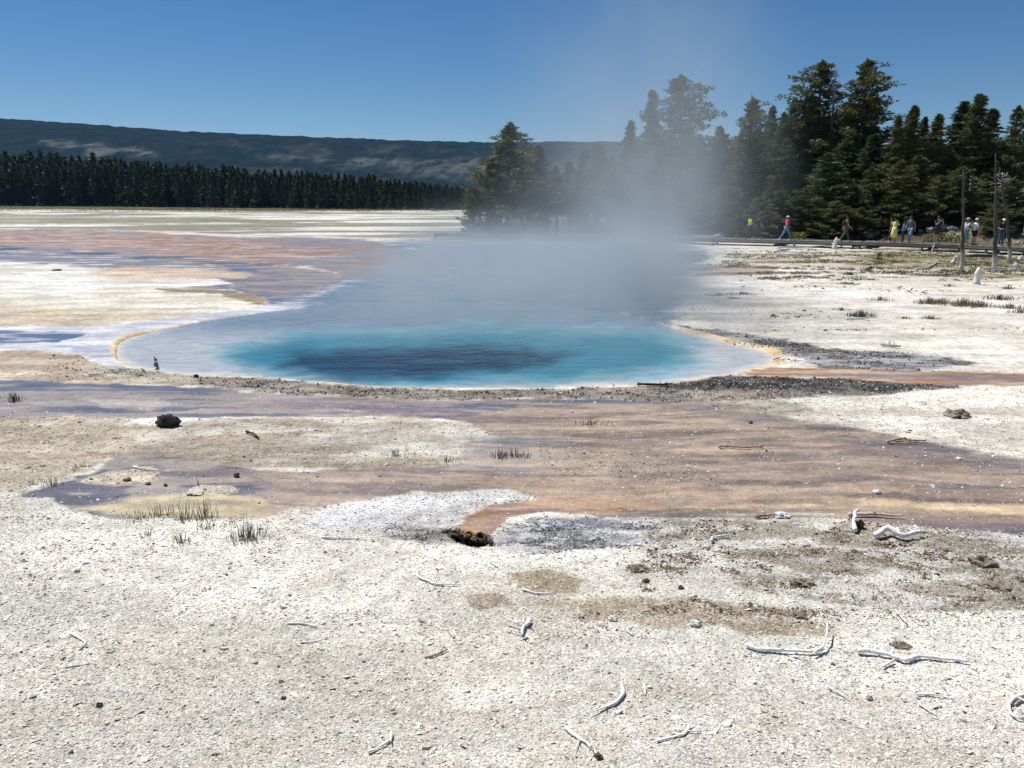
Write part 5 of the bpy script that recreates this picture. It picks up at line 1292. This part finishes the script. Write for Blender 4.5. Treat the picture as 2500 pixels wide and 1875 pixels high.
person(1369, 569, -1.2, 'person in a whitish shirt, middle one of three deep in the steam', (.62, .62, .6), (.4, .4, .4), pose='stand', h=1.76, off=.9)
person(1380, 569, -1.9, 'person in light clothes, right one of three deep in the steam', (.6, .58, .56), (.42, .4, .38), pose='hold', h=1.7, off=1.2)
person(1443, 571, -1.5, 'person in a reddish top and pale cap in the steam', (.34, .2, .18), (.15, .1, .1), hat=((.7, .7, .68), 'cap'), pose='stand', h=1.7, off=.6)
person(1471, 571, -1.5, 'person barely visible in the thick steam left of the column', (.4, .4, .42), (.1, .1, .12), pose='stand', h=1.66, off=.7)
bpy.context.view_layer.update()
dg = bpy.context.evaluated_depsgraph_get()
kill = []
for root, parts in PENDING:
    for nm, tmp, mat in parts:
        me = bpy.data.meshes.new_from_object(tmp.evaluated_get(dg)); me.materials.clear(); me.name = nm; kill.append(tmp)
        o = link(nm, me, root, mat)
for t in kill: 
    m = t.data; bpy.data.objects.remove(t); bpy.data.meshes.remove(m)

# ------------------------------------------------------------------ steam (a real volume standing over the pool)
def steam():
    ng = bpy.data.node_groups.new('steam_cloud', 'GeometryNodeTree')
    ng.interface.new_socket('Geometry', in_out='INPUT', socket_type='NodeSocketGeometry')
    ng.interface.new_socket('Geometry', in_out='OUTPUT', socket_type='NodeSocketGeometry')
    L = ng.links.new
    class S:
        def __init__(s, sock): s.k = sock
        @staticmethod
        def op(o, a, b=None, c=None):
            n = ng.nodes.new('ShaderNodeMath'); n.operation = o
            for q, v in enumerate((a, b, c)):
                if v is None: continue
                if isinstance(v, S): L(v.k, n.inputs[q])
                else: n.inputs[q].default_value = float(v)
            return S(n.outputs[0])
        def __add__(s, o): return S.op('ADD', s, o)
        __radd__ = __add__
        def __sub__(s, o): return S.op('SUBTRACT', s, o)
        def __rsub__(s, o): return S.op('SUBTRACT', o, s)
        def __mul__(s, o): return S.op('MULTIPLY', s, o)
        __rmul__ = __mul__
        def __truediv__(s, o): return S.op('DIVIDE', s, o)
        def exp(s): return S.op('EXPONENT', s)
        def mx(s, o): return S.op('MAXIMUM', s, o)
    def ss(a, b, x):
        n = ng.nodes.new('ShaderNodeMapRange'); n.interpolation_type = 'SMOOTHSTEP'
        for q, v in enumerate((x, a, b, 0.0, 1.0)):
            if isinstance(v, S): L(v.k, n.inputs[q])
            else: n.inputs[q].default_value = float(v)
        return S(n.outputs[0])
    pos = ng.nodes.new('GeometryNodeInputPosition'); sp = ng.nodes.new('ShaderNodeSeparateXYZ'); L(pos.outputs[0], sp.inputs[0])
    x, y, z = S(sp.outputs[0]), S(sp.outputs[1]), S(sp.outputs[2])
    def noise(scale, det, sz=1.0, off=0.0):
        cb = ng.nodes.new('ShaderNodeCombineXYZ'); L((x + off).k, cb.inputs[0]); L(y.k, cb.inputs[1]); L((z * sz).k, cb.inputs[2])
        n = ng.nodes.new('ShaderNodeTexNoise'); n.inputs['Scale'].default_value = scale; n.inputs['Detail'].default_value = det; n.inputs['Roughness'].default_value = .6
        L(cb.outputs[0], n.inputs['Vector']); return S(n.outputs[0])
    n1 = noise(.42, 4, .75); n2 = noise(.13, 2, .6, 31)
    w1 = (n1 - .5) * 2.0; w2 = (n2 - .5) * 2.0
    zz = z.mx(0.0)
    # low sheet of steam over the water
    left = x + 7.4 + w1 * 1.6 + (y - 20.0) * -.02
    right = (y - 22.0) * .20 + 5.3 - x + w1 * 1.6
    sheet = ((zz + w1 * .25) * -1.5).exp() * ss(-.5, 3.4, left) * ss(-1.4, 3.4, right) * S.op('POWER', ss(12.5, 28.0, y + w1 * 3.6 + (x * .06)), 2.2) * (1.0 - ss(56, 63, y)) * STEAM['sheet']
    # the rising column
    xc = x - 5.5 + w2 * .5 + zz * .02 ; yc = y - 30.0
    sx_ = zz * .16 + 1.35
    col_ = (xc * xc / (sx_ * sx_) * -.5).exp() * (yc * yc * -.026).exp() * ss(-.1, 1.1, 8.0 + w1 * .5 + zz * .10 - x) * ((zz * -.25).exp()) * (1.0 - ss(9.0, 14.0, zz)) * STEAM['col']
    # thin veil drifting to the left of it
    xv = x - 3.0
    veil = (xv * xv * -.055).exp() * ((y - 34.0) * (y - 34.0) * -.02).exp() * (zz * -.26).exp() * ss(-.1, 1.6, 8.2 + w1 * .5 + zz * .12 - x) * (1.0 - ss(10.0, 14.2, zz)) * STEAM['veil']
    n3 = noise(.95, 4, .8, 57)
    den = (sheet + col_ + veil) * (ss(.28, .72, n1) * 1.1 + .25) * (ss(.3, .7, n3) * .9 + .5)
    den = den * ss(.002, .007, den)
    vc = ng.nodes.new('GeometryNodeVolumeCube')
    L(den.k, vc.inputs['Density'])
    lo, hi, res = (-11, 17, -.4), (15, 66, 14.6), (104,163,60)
    vc.inputs['Min'].default_value = lo; vc.inputs['Max'].default_value = hi
    for q, nm in enumerate('XYZ'): vc.inputs['Resolution ' + nm].default_value = res[q]
    m = bpy.data.materials.new('steam'); m.use_nodes = True; nt = m.node_tree; nt.nodes.clear()
    pv = nt.nodes.new('ShaderNodeVolumePrincipled'); pv.inputs['Color'].default_value = STEAM['color'] + (1,); pv.inputs['Density'].default_value = 1.0; pv.inputs['Anisotropy'].default_value = STEAM['g']
    pv.inputs['Density Attribute'].default_value = 'density'
    mo = nt.nodes.new('ShaderNodeOutputMaterial'); nt.links.new(pv.outputs[0], mo.inputs['Volume'])
    sm = ng.nodes.new('GeometryNodeSetMaterial'); sm.inputs['Material'].default_value = m
    go = ng.nodes.new('NodeGroupOutput'); L(vc.outputs[0], sm.inputs[0]); L(sm.outputs[0], go.inputs[0]); ng.nodes.new('NodeGroupInput')
    me = bpy.data.meshes.new('steam'); me.materials.append(m); o = bpy.data.objects.new('steam', me); col.objects.link(o)
    md = o.modifiers.new('steam', 'NODES'); md.node_group = ng
    tag(o, 'pale steam rising from the hot spring in a column', None, None, 'stuff')
STEAM = dict(sheet=.45, col=.32, veil=.064, color=(.62, .68, .72), g=-.15)
steam()

# ------------------------------------------------------------------ haze box
mb = MB(); mb.box((0,3000,165), (19600,13000,336)); 
me = mb.mesh('haze'); m = bpy.data.materials.new('haze'); m.use_nodes = True; nt = m.node_tree; nt.nodes.clear()
pv = nt.nodes.new('ShaderNodeVolumePrincipled'); pv.inputs['Color'].default_value = (.34, .58, 1.0, 1); pv.inputs['Density'].default_value = .00004; pv.inputs['Anisotropy'].default_value = .0
mo = nt.nodes.new('ShaderNodeOutputMaterial'); nt.links.new(pv.outputs[0], mo.inputs['Volume']); me.materials.append(m)
hz = link('haze', me); tag(hz, kind='stuff')
